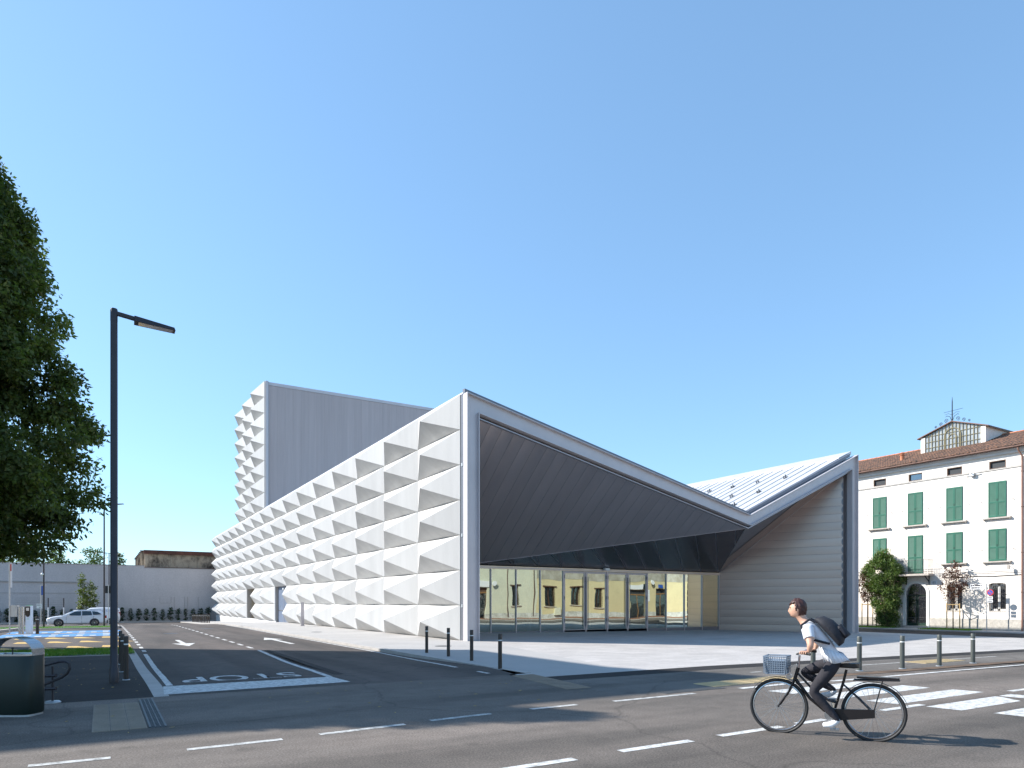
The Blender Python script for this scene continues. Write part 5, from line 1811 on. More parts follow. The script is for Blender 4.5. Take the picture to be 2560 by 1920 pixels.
# ------------------------------------------------------------------ car park furniture
t = thing("charging_point", "white electric charging point with black head beside the blue bays", "charger", (-3.54, 47.31, road_z(-3, 47)), math.radians(-31))
MB().box(-.14, .14, -.11, .11, 0, 1.62).build("housing", MT['white_plastic'], t)
hd = MB().prism([(-.13, -.113, 1.58), (-.13, -.113, 1.12), (-.08, -.113, 1.02), (0, -.113, .98), (.08, -.113, 1.02), (.13, -.113, 1.12), (.13, -.113, 1.58)], (0, -.02, 0)).build("head_panel", MT['black_gloss'], t)
MB().box(-.08, .08, -.137, -.134, 1.34, 1.50).build("screen", MT['lamp_clear'], hd)
MB().box(-.07, .07, -.116, -.112, .86, .88).box(-.12, .12, -.10, .10, 1.62, 1.64).build("marker", MT['led_green'], t)
t = thing("meter_cabinet", "grey meter cabinet on steel posts left of the charging point", "cabinet", (-4.15, 48.2, road_z(-4, 48)), math.radians(-31))
MB().box(-.42, .02, -.08, .08, .98, 1.60).build("box", MT['galv'], t)
MB().box(-.44, .04, -.10, .10, 1.60, 1.64).build("lid", MT['galv'], t)
MB().tube([(.12, 0, 0), (.12, 0, 1.56)], .07, 12).build("post", MT['steel'], t, True)
MB().tube([(.30, 0, 0), (.30, 0, 1.56)], .07, 12).build("post", MT['steel'], t, True)
MB().box(0, .12, -.03, .03, 1.1, 1.4).build("bracket", MT['galv'], t)
bollard("bollard", MT['bollard_brown'], 1.02, .085, "thick dark bollard right of the charging point", (-3.2, 47.9, road_z(-3, 48)), None)


def post_sign(loc, h, label, panel, mats, name="sign_post", rz=0, group=None):
    t = thing(name, label, "sign", loc, rz, group)
    MB().tube([(0, 0, 0), (0, 0, h)], .032, 8).build("post", MT['galv'], t, True)
    for k, (b, mt) in enumerate(zip(panel, mats)):
        MB().box(*b).build("sign_plate", mt, t)
    return t


# the plates of the first two stand nearly edge-on to the road
t = post_sign((-4.54, 48.33, road_z(-4, 48)), 4.1, "tall grey sign post with narrow white plate behind the litter bin", [(.036, .14, -.01, .01, 2.66, 4.05)], [MT['sign_white']], "sign_post", math.radians(-31))
MB().box(.05, .12, -.014, -.0105, 3.6, 4.0).build("red_symbol", MT['sign_red'], t)
t = post_sign((-4.03, 63.7, road_z(-4, 63)), 3.2, "thin sign post with blue plate and small white notice behind the charging point", [(.036, .16, -.02, .02, 2.45, 3.15), (-.30, .10, -.06, -.04, 1.42, 1.78)], [MT['sign_blue'], MT['sign_white']], "sign_post", math.radians(-31))
MB().box(-.26, .0, -.064, -.0605, 1.66, 1.70).box(-.12, .04, -.064, -.0605, 1.50, 1.53).build("notice_print", MT['ink'], t)
for x, y, lab in ((-4.4, 78.5, "thin white marker post with dark top behind the estate car bonnet, left of two"), (-3.2, 79.5, "thin white marker post with dark top behind the estate car bonnet, right of two")):
    t = thing("marker_post", lab, "post", (x, y, base_z(x, y)), 0, "white marker posts in the far car park")
    MB().tube([(0, 0, 0), (0, 0, 1.7)], .045, 8).build("post", MT['white_plastic'], t)
    MB().tube([(0, 0, 1.7), (0, 0, 2.6)], .05, 8).build("dark_top", MT['dark_metal'], t)
t = post_sign((.45, 64.2, road_z(0, 64) + .02), 3.3, "white sign post with black plate seen from behind, beside the lamp on the far lawn", [(-.30, .30, .04, .06, 2.62, 3.22)], [MT['black']], "sign_post", math.radians(-31))

# sign post before the cream house
t = thing("street_sign", "slim post with white direction board and round no-parking sign by the cream house", "sign", (54.3, 24.40, -.36), 0)
MB().tube([(0, 0, 0), (0, 0, 3.40)], .035, 8).build("post", MT['galv'], t, True)
bd = MB().box(-.03, -.005, .04, 1.06, 3.02, 3.40).build("direction_board", MT['sign_white'], t)
for k, (a, b, z, h_) in enumerate(((.93, 1.02, 3.22, .14), (.80, .90, 3.24, .10), (.40, .76, 3.25, .09), (.55, .82, 3.34, .04), (.30, .36, 3.25, .08), (.82, 1.0, 3.07, .10), (.62, .80, 3.08, .09), (.44, .60, 3.08, .08), (.30, .40, 3.08, .06))):
    MB().box(-.034, -.031, a, b, z, z + h_).build("board_print", MT['ink'], bd)
rd_ = MB(); rd_.tube([(-.05, -.24, 2.78), (-.03, -.24, 2.78)], .22, 20)
r_ = rd_.build("no_parking_disc", MT['sign_red'], t)
MB().tube([(-.056, -.24, 2.78), (-.051, -.24, 2.78)], .165, 20).build("blue_field", MT['sign_blue'], r_)
MB().bar((-.059, -.12, 2.90), (-.059, -.36, 2.66), .004, .05, (0, 0, 1)).build("red_bar", MT['sign_red'], r_)
for z in (2.30, 2.06):
    pt = MB().box(-.05, -.03, -.40, -.08, z, z + .19).build("sign_plate", MT['sign_white'], t)
    for k in range(3):
        MB().box(-.054, -.051, -.34 + k * .08, -.28 + k * .08, z + .05, z + .14).build("plate_print", MT['ink'], pt)

# ------------------------------------------------------------------ vehicles
def loft(sections, closed_ends=True):
    """sections: list of closed loops (same count) -> skin"""
    mb = MB(); n = len(sections[0])
    for s in sections:
        mb.v += [tuple(p) for p in s]
    for i in range(len(sections) - 1):
        for j in range(n):
            j2 = (j + 1) % n
            mb.f.append([i * n + j, i * n + j2, (i + 1) * n + j2, (i + 1) * n + j]); mb.mi.append(0)
    mb.f.append(list(range(n))[::-1]); mb.mi.append(0)
    e = (len(sections) - 1) * n
    mb.f.append([e + j for j in range(n)]); mb.mi.append(0)
    return mb


def wheel(parent, x, y, r, side, rim_mat, tw=.20):
    s = side
    o = MB().tube([(x, y - tw / 2, r), (x, y - tw / 2 + .02, r), (x, y + tw / 2 - .02, r), (x, y + tw / 2, r)], [r * .9, r, r, r * .9], 22).build("wheel", MT['black'], parent, True)
    yo = y + s * (tw / 2 + .004)
    MB().tube([(x, yo - s * .03, r), (x, yo, r)], r * .66, 20).build("rim_back", MT['black_gloss'], o)
    sp = MB()
    for k in range(10):
        a = k * math.pi / 5
        sp.bar((x + .04 * math.cos(a), yo + s * .006, r + .04 * math.sin(a)), (x + r * .64 * math.cos(a), yo + s * .006, r + r * .64 * math.sin(a)), .014, r * .13, (0, s, 0))
    sp.tube([(x + r * .64 * math.cos(a), yo, r + r * .64 * math.sin(a)) for a in np.linspace(0, 2 * math.pi, 24)[:-1]], .018, 6, 0, True)
    sp.tube([(x, yo, r), (x, yo + s * .012, r)], r * .16, 10)
    sp.build("rim", rim_mat, o)
    return o


def car_body(profile_top, profile_low, xs, halfw, tumble):
    pass


def estate_car(loc, rz, label):
    t = thing("estate_car", label, "car", loc, rz)
    # side outline: front is -x
    st = [(-2.28, .55, .80, .62), (-2.20, .30, .90, .78), (-1.85, .20, .98, .86), (-1.30, .19, 1.02, .88), (-.85, .19, 1.06, .89), (0.3, .19, 1.06, .89), (1.3, .19, 1.07, .89), (1.9, .20, 1.06, .88), (2.20, .30, 1.02, .82), (2.28, .50, .92, .72)]
    secs = []
    for x, zb, zt_, hw in st:
        zt2 = {-2.28: .66, -2.20: .74, -1.85: .86, -1.30: .95}.get(x, zt_ - .12)
        lo_, hi_ = zb, zt2
        secs.append([(x, -hw * .86, lo_), (x, -hw, lo_ + .12), (x, -hw * 1.01, (lo_ + hi_) / 2), (x, -hw * .97, hi_ - .05), (x, -hw * .86, hi_), (x, hw * .86, hi_), (x, hw * .97, hi_ - .05), (x, hw * 1.01, (lo_ + hi_) / 2), (x, hw, lo_ + .12), (x, hw * .86, lo_)])
    body = loft(secs).build("body", MT['car_white'], t, True)
    cab = []
    for x, z, hw, hb in ((-1.15, .95, .80, .80), (-.30, 1.40, .60, .80), (.35, 1.47, .60, .81), (1.20, 1.45, .59, .81), (1.75, 1.36, .57, .80), (2.16, .98, .74, .78)):
        zb = .93
        cab.append([(x, -hb, zb), (x, -(hb * .25 + hw * .75), zb + (z - zb) * .80), (x, -hw * .90, z), (x, hw * .90, z), (x, (hb * .25 + hw * .75), zb + (z - zb) * .80), (x, hb, zb)])
    cabin = loft(cab).build("cabin", MT['car_white'], t, True)
    for s in (-1, 1):
        for nm, q in (("side_window", [(-.78, .98), (-.16, 1.32), (.30, 1.36), (.30, .97)]), ("side_window", [(.38, .97), (.38, 1.36), (1.05, 1.35), (1.15, .99)]), ("side_window", [(1.22, 1.01), (1.14, 1.34), (1.55, 1.29), (1.88, 1.06)])):
            mb = MB()
            f = lambda x, z: s * (.805 - .155 * max(0, (z - .93)) / .42)
            mb.prism([(x, f(x, z), z) for x, z in q], (0, s * .035, 0))
            mb.build(nm, MT['car_glass'], cabin)
        for xd in (-.80, .345, 1.25):
            MB().box(xd - .006, xd + .006, s * .885 - .012, s * .885 + .012, .28, .92).build("door_seam", MT['black'], body)
        for xd in (.12, 1.02):
            MB().box(xd - .09, xd + .09, s * .893 - .015, s * .893 + .02, .80, .83).build("door_handle", MT['car_white'], body)
        MB().box(-.72, -.56, s * .86 if s > 0 else s * 1.02, s * 1.02 if s > 0 else s * .86, .96, 1.08).build("mirror", MT['car_white'], body)
        for xw in (-1.36, 1.32):
            mb = MB().tube([(xw, s * .70, .33), (xw, s * .902, .33)], .375, 24); mb.build("wheel_arch", MT['black'], body)
            wheel(t, xw, s * .82, .315, s, MT['steel'])
        MB().hexa([(-2.20, s * .45, .62), (-2.26, s * .60, .62), (-1.80, s * .86, .70), (-1.80, s * .80, .70), (-2.16, s * .45, .73), (-2.20, s * .60, .74), (-1.72, s * .87, .82), (-1.72, s * .80, .82)]).build("headlight", MT['lamp_clear'], body)
        MB().box(2.02, 2.26, s * .80 - .06, s * .80 + .06, .72, .94).build("tail_lamp", MT['tail_red'], body)
    MB().hexa([(-1.10, -.70, .985), (-1.10, .70, .985), (-.34, .55, 1.41), (-.34, -.55, 1.41), (-1.12, -.70, 1.005), (-1.12, .70, 1.005), (-.36, .55, 1.432), (-.36, -.55, 1.432)]).build("windscreen", MT['car_glass'], cabin)
    MB().box(-2.30, -2.22, -.55, .55, .36, .52).build("grille", MT['black'], body)
    MB().box(-2.31, -2.28, -.25, .25, .42, .52).build("number_plate", MT['sign_white'], body)
    for s in (-1, 1):
        MB().tube([(-.2, s * .56, 1.46), (1.6, s * .54, 1.44)], .018, 6).build("roof_rail", MT['alu'], cabin)
    return t


hd_ = math.radians(-31) + math.radians(-7)
car = estate_car((-1.9, 72.6, road_z(-1, 72.6)), 0.0, "white estate car parked side-on beyond the blue bays")


def small_van(loc, rz, label):
    t = thing("white_van", label, "van", loc, rz)
    st = [(-2.25, .45, .78, .66), (-2.12, .26, .98, .82), (-1.55, .22, 1.12, .90), (-.95, .22, 1.60, .88), (-.55, .22, 1.80, .87), (.4, .22, 1.86, .88), (1.9, .22, 1.84, .88), (2.20, .30, 1.74, .84), (2.26, .45, 1.55, .80)]
    secs = []
    for x, lo_, hi_, hw in st:
        zm = min(hi_ - .05, 1.05)
        secs.append([(x, -hw * .9, lo_), (x, -hw, lo_ + .1), (x, -hw * 1.01, zm), (x, -hw * .84, hi_ - .08), (x, -hw * .70, hi_), (x, hw * .70, hi_), (x, hw * .84, hi_ - .08), (x, hw * 1.01, zm), (x, hw, lo_ + .1), (x, hw * .9, lo_)])
    body = loft(secs).build("body", MT['car_white'], t, True)
    for s in (-1, 1):
        f = lambda z: s * (.90 - .14 * max(0, (z - 1.05)) / .75)
        MB().prism([(x, f(z), z) for x, z in ((-1.22, 1.14), (-.78, 1.56), (-.20, 1.60), (-.20, 1.14))], (0, s * .02, 0)).build("side_window", MT['car_glass'], body)
        for xw in (-1.42, 1.38):
            MB().tube([(xw, s * .70, .33), (xw, s * .90, .33)], .37, 22).build("wheel_arch", MT['black'], body)
            wheel(t, xw, s * .82, .31, s, MT['galv'])
        MB().box(2.12, 2.28, s * .74 - .07, s * .74 + .07, .85, 1.35).build("tail_lamp", MT['tail_red'], body)
        MB().box(-2.22, -1.85, s * .70 - .10, s * .70 + .10, .72, .92).build("headlight", MT['lamp_clear'], body)
    MB().hexa([(-1.62, -.74, 1.13), (-1.62, .74, 1.13), (-1.0, .66, 1.60), (-1.0, -.66, 1.60), (-1.66, -.74, 1.16), (-1.66, .74, 1.16), (-1.03, .66, 1.63), (-1.03, -.66, 1.63)]).build("windscreen", MT['car_glass'], body)
    MB().box(2.18, 2.34, -.82, .82, .30, .55).build("bumper", MT['black'], body)
    lt = text_on("van_lettering", "SABINO DI CATALDO", .25, MT['sign_blue'], (.85, -.80, 1.50), (1, 0, 0), (0, .22, 1), body, 1.05, 1.0)
    return t


small_van((-.55, 87.6, road_z(0, 87.6)), 0.0, "white delivery van with blue lettering parked behind the estate car")
# ------------------------------------------------------------------ cyclist
REAR = Vector((8.12, 4.90, 0)); FRONT = Vector((7.60, 5.88, 0))
hdg = (FRONT - REAR); hdg.z = 0; hdg.normalize()
BRZ = math.atan2(hdg.y, hdg.x)
bk = thing("bicycle", "dark city bicycle with front basket ridden across the road", "bicycle", (REAR.x, REAR.y, 0), BRZ)
WB, RW = 1.10, .345


def bike_wheel(x, name):
    rim = [(x + RW * math.cos(a), 0, RW + RW * math.sin(a)) for a in np.linspace(0, 2 * math.pi, 41)[:-1]]
    o = MB().tube(rim, .019, 8, 0, True).build(name, MT['black'], bk, True)
    r2 = [(x + (RW - .03) * math.cos(a), 0, RW + (RW - .03) * math.sin(a)) for a in np.linspace(0, 2 * math.pi, 41)[:-1]]
    MB().tube(r2, .012, 6, 0, True).build("rim", MT['steel'], o, True)
    sp = MB()
    for k in range(28):
        a = 2 * math.pi * k / 28; b = a + (.5 if k % 2 else -.5)
        sp.tube([(x + .02 * math.cos(b), .025 * (1 if k % 4 < 2 else -1), RW + .02 * math.sin(b)), (x + (RW - .03) * math.cos(a), 0, RW + (RW - .03) * math.sin(a))], .0022, 4)
    sp.tube([(x, -.05, RW), (x, .05, RW)], .022, 10)
    sp.build("spokes", MT['steel'], o)
    return o


bike_wheel(0, "wheel"); bike_wheel(WB, "wheel")
fr = MB()
BBX, BBZ = .45, .29
fr.tube([(.86, 0, .86), (.905, 0, .70)], .022, 10)
fr.tube([(.90, 0, .72), (.72, 0, .47), (.55, 0, .33), (BBX, 0, BBZ)], .020, 10)
fr.tube([(.88, 0, .80), (.70, 0, .60), (.50, 0, .46), (.40, 0, .44)], .015, 8)
fr.tube([(BBX, 0, BBZ), (.33, 0, .72), (.30, 0, .86)], .016, 10)
for s in (-1, 1):
    fr.tube([(BBX, s * .03, BBZ), (.2, s * .055, .31), (0, s * .06, RW)], .010, 8)
    fr.tube([(.34, s * .02, .68), (.15, s * .05, .50), (0, s * .06, RW)], .008, 8)
    fr.tube([(.905, s * .045, .70), (.97, s * .055, .55), (WB, s * .058, RW)], .012, 8)
fr.tube([(.905, -.05, .70), (.905, .05, .70)], .016, 8)
fr.build("frame", MT['bike_paint'], bk, True)
hb = MB()
hb.tube([(.86, 0, .86), (.845, 0, 1.02)], .014, 8)
hb.tube([(.72, -.29, 1.06), (.80, -.25, 1.07), (.86, -.12, 1.04), (.865, 0, 1.03), (.86, .12, 1.04), (.80, .25, 1.07), (.72, .29, 1.06)], .012, 8)
h_ = hb.build("handlebar", MT['steel'], bk, True)
for s in (-1, 1):
    MB().tube([(.68, s * .295, 1.055), (.79, s * .258, 1.068)], .017, 8).build("grip", MT['black'], h_, True)
MB().hexa([(.16, -.09, .88), (.22, -.10, .87), (.44, -.03, .88), (.44, -.02, .90), (.16, -.10, .94), (.24, -.10, .94), (.45, -.025, .92), (.45, .0, .92)]).hexa(
    [(.15, -.10, .90), (.45, -.025, .89), (.45, .025, .89), (.15, .10, .90), (.15, -.11, .95), (.46, -.02, .925), (.46, .02, .925), (.15, .11, .95)]).build("saddle", MT['leather'], bk, True)
for x, a0, a1 in ((0, .25, 3.3), (WB, .6, 2.75)):
    g = MB(); R_ = RW + .035
    an = np.linspace(a0, a1, 16)
    for u, w in zip(an, an[1:]):
        p = [(x + R_ * math.cos(q), RW + R_ * math.sin(q)) for q in (u, w)]
        g.hexa([(p[0][0], -.032, p[0][1]), (p[1][0], -.032, p[1][1]), (p[1][0], .032, p[1][1]), (p[0][0], .032, p[0][1]),
                (p[0][0], -.026, p[0][1] + .006), (p[1][0], -.026, p[1][1] + .006), (p[1][0], .026, p[1][1] + .006), (p[0][0], .026, p[0][1] + .006)])
    g.build("mudguard", MT['bike_paint'], bk, True)
rk = MB()
for s in (-1, 1):
    rk.tube([(.22, s * .06, .74), (-.28, s * .07, .76)], .008, 6); rk.tube([(0, s * .065, RW), (-.1, s * .07, .75)], .006, 6)
rk.bar((-.28, -.07, .76), (-.28, .07, .76), .012, .012); rk.bar((-.05, -.07, .76), (-.05, .07, .76), .012, .012)
rk.box(-.28, .18, -.07, .07, .765, .79)
rk.build("carrier", MT['bike_paint'], bk)
cr = MB()
cr.tube([(BBX, .06, BBZ), (BBX, .075, BBZ)], .095, 18)
cr.bar((BBX, .09, BBZ), (BBX - .03, .10, BBZ - .165), .03, .018); cr.bar((BBX, -.09, BBZ), (BBX + .03, -.10, BBZ + .165), .03, .018)
cr.box(BBX - .08, BBX + .02, .10, .19, BBZ - .18, BBZ - .155).box(BBX - .02, BBX + .08, -.19, -.10, BBZ + .155, BBZ + .18)
cr.build("crankset", MT['steel'], bk)
MB().hexa([(-.02, .055, RW - .05), (BBX, .055, BBZ - .07), (BBX, .095, BBZ - .07), (-.02, .095, RW - .05), (-.02, .055, RW + .05), (BBX, .055, BBZ + .08), (BBX, .095, BBZ + .08), (-.02, .095, RW + .05)]).build("chain_guard", MT['bike_paint'], bk)
bs_ = MB()
x0, x1, y0, y1, z0, z1 = .98, 1.26, -.17, .17, .78, 1.0
for k in range(9):
    z = z0 + (z1 - z0) * k / 8; e = .02 * (1 - k / 8)
    bs_.tube([(x0 + e, y0 + e, z), (x1 - e, y0 + e, z), (x1 - e, y1 - e, z), (x0 + e, y1 - e, z), (x0 + e, y0 + e, z)], .006 if k % 8 else .010, 5)
for k in range(11):
    t_ = k / 10
    for y, e in ((y0, .02), (y1, -.02)):
        bs_.tube([(x0 + (x1 - x0) * t_, y + e, z0), (x0 + (x1 - x0) * t_, y, z1)], .005, 4)
    for x, e in ((x0, .02), (x1, -.02)):
        bs_.tube([(x + e, y0 + (y1 - y0) * t_, z0), (x, y0 + (y1 - y0) * t_, z1)], .005, 4)
bs_.box(x0 + .02, x1 - .02, y0 + .02, y1 - .02, z0, z0 + .008)
bs_.box(x0 + .03, x1 - .03, y0 + .03, y1 - .03, z0 + .01, z0 + .17)
bs_.build("basket", MT['basket'], bk)
MB().bar((.88, 0, .90), (1.0, 0, .84), .03, .02).tube([(.97, -.03, .74), (.97, .03, .74)], .035, 10).build("lamp_bracket", MT['steel'], bk)

# --- rider, one continuous skin; coordinates in the bicycle frame
J = {}
J['pel'] = (.40, 0, 1.00); J['waist'] = (.49, 0, 1.12); J['chest'] = (.635, 0, 1.285); J['up'] = (.735, 0, 1.40); J['neck'] = (.800, 0, 1.470)
J['skull0'] = (.838, 0, 1.545); J['skull1'] = (.868, 0, 1.615); J['crown'] = (.868, 0, 1.685)
bones = [('pel', 'waist'), ('waist', 'chest'), ('chest', 'up'), ('up', 'neck'), ('neck', 'skull0'), ('skull0', 'skull1'), ('skull1', 'crown')]
rad = {'pel': (.155, .12), 'waist': (.135, .105), 'chest': (.165, .115), 'up': (.12, .085), 'neck': (.052, .055), 'skull0': (.068, .082), 'skull1': (.079, .098), 'crown': (.045, .055)}
feet = {1: (BBX - .03, .145, BBZ - .155), -1: (BBX + .03, -.145, BBZ + .18)}
for s, k in ((1, 'R'), (-1, 'L')):                    # s=+1 is the rider's left-hand side of travel (+y)
    J['sh' + k] = (.725, s * .175, 1.37); J['el' + k] = (.675, s * .30, 1.17); J['wr' + k] = (.70, s * .285, 1.085); J['pa' + k] = (.735, s * .28, 1.083)
    rad['sh' + k] = (.066, .066); rad['el' + k] = (.043, .043); rad['wr' + k] = (.029, .026); rad['pa' + k] = (.040, .022)
    bones += [('up', 'sh' + k), ('sh' + k, 'el' + k), ('el' + k, 'wr' + k), ('wr' + k, 'pa' + k)]
    f = feet[s]
    hip = Vector((.41, s * .10, .955)); ank = Vector((f[0] - .045, f[1], f[2] + .10))
    L1, L2 = .46, .455
    d = ank - hip; D = min(d.length, L1 + L2 - .005); u = d.normalized()
    a = (L1 * L1 - L2 * L2 + D * D) / (2 * D); hgt = math.sqrt(max(0, L1 * L1 - a * a))
    fw = Vector((1, s * .12, .1)); fw = (fw - u * fw.dot(u)).normalized()
    knee = hip + u * a + fw * hgt
    J['hip' + k] = tuple(hip); J['kn' + k] = tuple(knee); J['an' + k] = tuple(ank)
    J['ft' + k] = (f[0] + .04, f[1], f[2] + .045); J['to' + k] = (f[0] + .14, f[1], f[2] + .035)
    rad['hip' + k] = (.098, .098); rad['kn' + k] = (.066, .066); rad['an' + k] = (.042, .046); rad['ft' + k] = (.042, .036); rad['to' + k] = (.035, .022)
    bones += [('pel', 'hip' + k), ('hip' + k, 'kn' + k), ('kn' + k, 'an' + k), ('an' + k, 'ft' + k), ('ft' + k, 'to' + k)]
    # calf and mid-thigh fullness
# extra joints give the calf, forearm and thigh their taper
extra = []
for k in 'RL':
    for a, b, nm, t_, r_ in (('hip', 'kn', 'th', .5, .086), ('kn', 'an', 'ca', .35, .060), ('sh', 'el', 'ua', .5, .054), ('el', 'wr', 'fa', .35, .041)):
        A0, B0 = Vector(J[a + k]), Vector(J[b + k])
        J[nm + k] = tuple(A0 + (B0 - A0) * t_); rad[nm + k] = (r_, r_)
        bones.remove((a + k, b + k)); bones += [(a + k, nm + k), (nm + k, b + k)]
# fingers: five short chains from each palm curling round the grip
for s, k in ((1, 'R'), (-1, 'L')):
    p = Vector(J['pa' + k])
    for q in range(4):
        o_ = Vector((.035 - .018 * q, s * (-.012 + .004 * q), .0))
        b0 = p + Vector((.028, 0, 0)) + Vector((-.022 * q + .02, s * -.012 * (q - 1.5) * 0, .006)) + Vector((0, s * (.012 - 0.0 * q), 0))
        ln_ = (.030, .034, .032, .026)[q]
        J['f%d0%s' % (q, k)] = tuple(b0)
        J['f%d1%s' % (q, k)] = tuple(b0 + Vector((ln_ * .55, s * .006, -.010)))
        J['f%d2%s' % (q, k)] = tuple(b0 + Vector((ln_ * .55, s * .004, -.010 - ln_)))
        for j in range(3): rad['f%d%d%s' % (q, j, k)] = (.0095, .0095)
        bones += [('pa' + k, 'f%d0%s' % (q, k)), ('f%d0%s' % (q, k), 'f%d1%s' % (q, k)), ('f%d1%s' % (q, k), 'f%d2%s' % (q, k))]
    b0 = p + Vector((-.01, -s * .032, -.004))
    J['t0' + k] = tuple(b0); J['t1' + k] = tuple(b0 + Vector((.026, -s * .008, -.020)))
    rad['t0' + k] = (.012, .012); rad['t1' + k] = (.009, .009)
    bones += [('pa' + k, 't0' + k), ('t0' + k, 't1' + k)]
names = list(J)
idx = {n: i for i, n in enumerate(names)}
me = bpy.data.meshes.new("person")
me.from_pydata([J[n] for n in names], [(idx[a], idx[b]) for a, b in bones], [])
tmp = bpy.data.objects.new("person_skeleton", me); COL.objects.link(tmp)
sk = tmp.modifiers.new("skin", 'SKIN')
if not me.skin_vertices:
    bpy.context.view_layer.objects.active = tmp
for n in names:
    me.skin_vertices[0].data[idx[n]].radius = rad[n]
me.skin_vertices[0].data[idx['pel']].use_root = True
sk.use_smooth_shade = True
sk.branch_smoothing = .6
sb = tmp.modifiers.new("subsurf", 'SUBSURF'); sb.levels = 2; sb.render_levels = 2
bpy.context.view_layer.update()
bm_ = bpy.data.meshes.new_from_object(tmp.evaluated_get(bpy.context.evaluated_depsgraph_get()))
bpy.data.objects.remove(tmp)
bm_.name = "person"
for mt in ('skin', 'shirt', 'trousers', 'shoe', 'hair'):
    bm_.materials.append(MT[mt])
seg = []
for a, b in bones:
    ka, kb = a.rstrip('RL') if a[-1] in 'RL' else a, b.rstrip('RL') if b[-1] in 'RL' else b
    m_ = 0
    if (ka, kb) in (('pel', 'waist'), ('waist', 'chest'), ('chest', 'up'), ('up', 'sh'), ('sh', 'ua')): m_ = 1
    if (ka, kb) in (('pel', 'hip'), ('hip', 'th'), ('th', 'kn'), ('kn', 'ca'), ('ca', 'an')): m_ = 2
    if kb in ('ft', 'to'): m_ = 3
    seg.append((Vector(J[a]), Vector(J[b]), m_))
for pl_ in bm_.polygons:
    c = Vector(pl_.center); best = (9, 0)
    for a, b, m_ in seg:
        ab_ = b - a; t_ = max(0, min(1, (c - a).dot(ab_) / max(1e-9, ab_.length_squared)))
        dd = (a + ab_ * t_ - c).length
        if dd < best[0]: best = (dd, m_)
    m_ = best[1]
    if m_ == 1 and c.z < .985: m_ = 2
    pl_.material_index = m_
    pl_.use_smooth = True
# shape the head of the continuous skin into a skull with brow, nose and chin
HC = Vector((.868, 0, 1.612))


def head_r(d):
    r = 1 / math.sqrt((d.x / .100) ** 2 + (d.y / .077) ** 2 + (d.z / .121) ** 2)
    for (nx, nz, amp, wid, wy) in ((1.0, -.13, .024, .16, .13), (.74, -.80, .012, .30, .35), (1.0, .22, .005, .14, .5), (.92, -.50, .006, .15, .3)):
        n = Vector((nx, 0, nz)).normalized()
        e = d - n
        r += amp * math.exp(-((e.x ** 2 + e.z ** 2) / wid ** 2 + (d.y / wy) ** 2)) if d.x > 0 else 0
    if d.x > .4:
        r -= .006 * math.exp(-(((d.z - .04) / .10) ** 2 + ((abs(d.y) - .33) / .13) ** 2))
    return r


for v_ in bm_.vertices:
    p = v_.co
    if (p - HC).length < .19:
        w = sstep((p.z - (HC.z - .125)) / .055)
        d_ = (p - HC)
        if w > 0 and d_.length > 1e-4:
            u_ = d_.normalized()
            v_.co = p.lerp(HC + u_ * head_r(u_), w)
ps = link("person", bm_)
ps.location = (REAR.x, REAR.y, 0); ps.rotation_euler = (0, 0, BRZ)
tag(ps, "cyclist with short dark hair in white T-shirt and dark trousers riding across the road", "person")
# hair cap, ears, eyes, mouth, shirt hem
hb_ = MB()
NS, NR = 40, 26
for i in range(NR + 1):
    t_ = math.pi * i / NR
    for j in range(NS):
        a_ = 2 * math.pi * j / NS
        d_ = Vector((math.sin(t_) * math.cos(a_), math.sin(t_) * math.sin(a_), math.cos(t_)))
        k_ = .5 * math.sin(d_.y * 13 + d_.x * 6) + .4 * math.sin(d_.x * 17 - d_.z * 9) + random.uniform(-.7, .7)
        top = max(0, d_.z)
        hb_.v.append(tuple(HC + d_ * (head_r(d_) * (1.0 if d_.x < .3 else .97) + .010 + .014 * top + .006 * k_)))
for i in range(NR):
    for j in range(NS):
        j2 = (j + 1) % NS
        hb_.f.append([i * NS + j, i * NS + j2, (i + 1) * NS + j2, (i + 1) * NS + j]); hb_.mi.append(0)
ho = hb_.build("hair", MT['hair'], ps, True)
import bmesh
bm = bmesh.new(); bm.from_mesh(ho.data)
def bare(c):
    d = (c - HC)
    face = d.x > .02 and d.z < .062 + .35 * (abs(d.y) - .02)
    low = d.z < -.075 or (d.z < -.02 and d.x > -.02)
    return face or low
bmesh.ops.delete(bm, geom=[f for f in bm.faces if bare(f.calc_center_median())], context='FACES')
bm.to_mesh(ho.data); bm.free()
so = ho.modifiers.new("thickness", 'SOLIDIFY'); so.thickness = .010; so.offset = -1
for s in (-1, 1):
    MB().ball((HC.x - .005, s * .078, HC.z - .012), .026, 10, 8, 0, (.75, .35, 1.25)).build("ear", MT['skin'], ps, True)
    MB().ball((HC.x + .085, s * .031, HC.z + .006), .011, 8, 6, 0, (.6, 1.15, .55)).build("eye", MT['black_gloss'], ps, True)
    MB().bar((HC.x + .094, s * .015, HC.z + .026), (HC.x + .086, s * .048, HC.z + .024), .008, .007).build("eyebrow", MT['hair'], ps)
MB().ball((HC.x + .090, 0, HC.z - .062), .018, 10, 6, 0, (.35, 1.15, .28)).build("mouth", M("lips", (.40, .16, .13), .5), ps, True)
hem = MB()
ring0 = []; ring1 = []
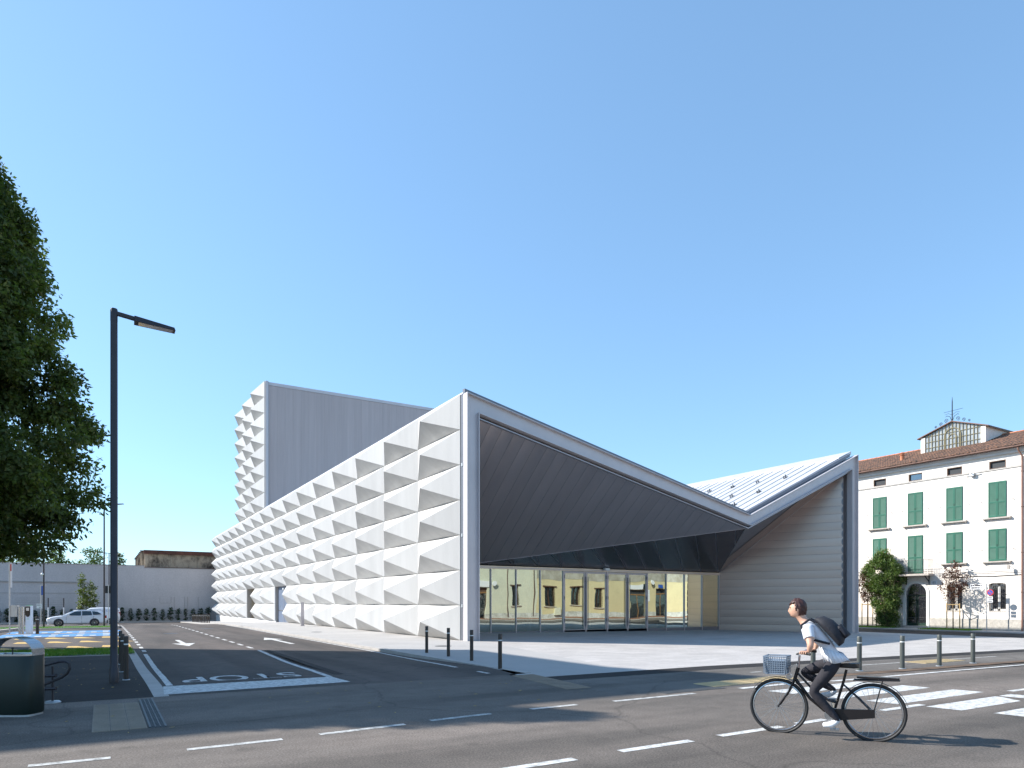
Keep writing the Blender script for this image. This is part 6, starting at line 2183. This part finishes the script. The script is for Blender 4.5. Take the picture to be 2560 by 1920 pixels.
for k in range(20):
    a = 2 * math.pi * k / 20
    ring0.append((.475 + .135 * math.cos(a) * 1.0, .150 * math.sin(a), 1.10 + .04 * math.cos(a)))
    ring1.append((.408 + .142 * math.cos(a), .165 * math.sin(a), .955 - .015 * math.cos(a) + .012 * math.sin(3 * a)))
for k in range(20):
    k2 = (k + 1) % 20
    hem.poly([ring0[k], ring0[k2], ring1[k2], ring1[k]])
hm = hem.build("shirt_hem", MT['shirt'], ps, True)
so = hm.modifiers.new("thickness", 'SOLIDIFY'); so.thickness = .008
for s in (-1, 1):                                    # short sleeves end above the elbow
    k = 'R' if s > 0 else 'L'
    a, b = Vector(J['sh' + k]), Vector(J['el' + k])
    MB().tube([a + (b - a) * .05, a + (b - a) * .35, a + (b - a) * .62], [.076, .070, .066], 14).build("sleeve", MT['shirt'], ps, True)

# --- backpack
bp = thing("backpack", "black backpack on the cyclist's back", "backpack", (REAR.x, REAR.y, 0), BRZ)
ax = (Vector(J['up']) - Vector(J['waist'])).normalized(); bn = Vector((-ax.z, 0, ax.x))
org = Vector(J['waist']) + bn * .100 + ax * -.05
secs = []
for t_, wd, dp in ((0, .10, .05), (.04, .14, .09), (.16, .155, .12), (.30, .150, .115), (.40, .12, .085), (.44, .07, .04)):
    c = org + ax * t_
    secs.append([tuple(c + Vector((0, wd * math.cos(a), 0)) + bn * (dp * (.55 + .9 * math.sin(a) if math.sin(a) > 0 else .55 + .55 * math.sin(a)))) for a in np.linspace(0, 2 * math.pi, 17)[:-1]])
loft(secs).build("bag", MT['pack'], bp, True)
loft([[tuple(Vector(p) + bn * .055 - ax * .03) for p in s_] for s_ in [[tuple(org + ax * (t_ + .06) + Vector((0, wd * math.cos(a), 0)) + bn * (.10 + .05 * math.sin(a))) for a in np.linspace(0, 2 * math.pi, 13)[:-1]] for t_, wd in ((0, .07), (.03, .10), (.14, .10), (.17, .07))]]).build("pocket", MT['pack'], bp, True)
for s in (-1, 1):
    U = Vector(J['up'])
    MB().tube([org + ax * .40 + Vector((0, s * .09, 0)), U + Vector((-.02, s * .10, .085)), U + Vector((.075, s * .11, .01)), Vector(J['chest']) + Vector((.135, s * .115, -.03)), org + ax * .05 + Vector((.06, s * .15, 0))], .017, 6).build("strap", MT['pack'], bp, True)
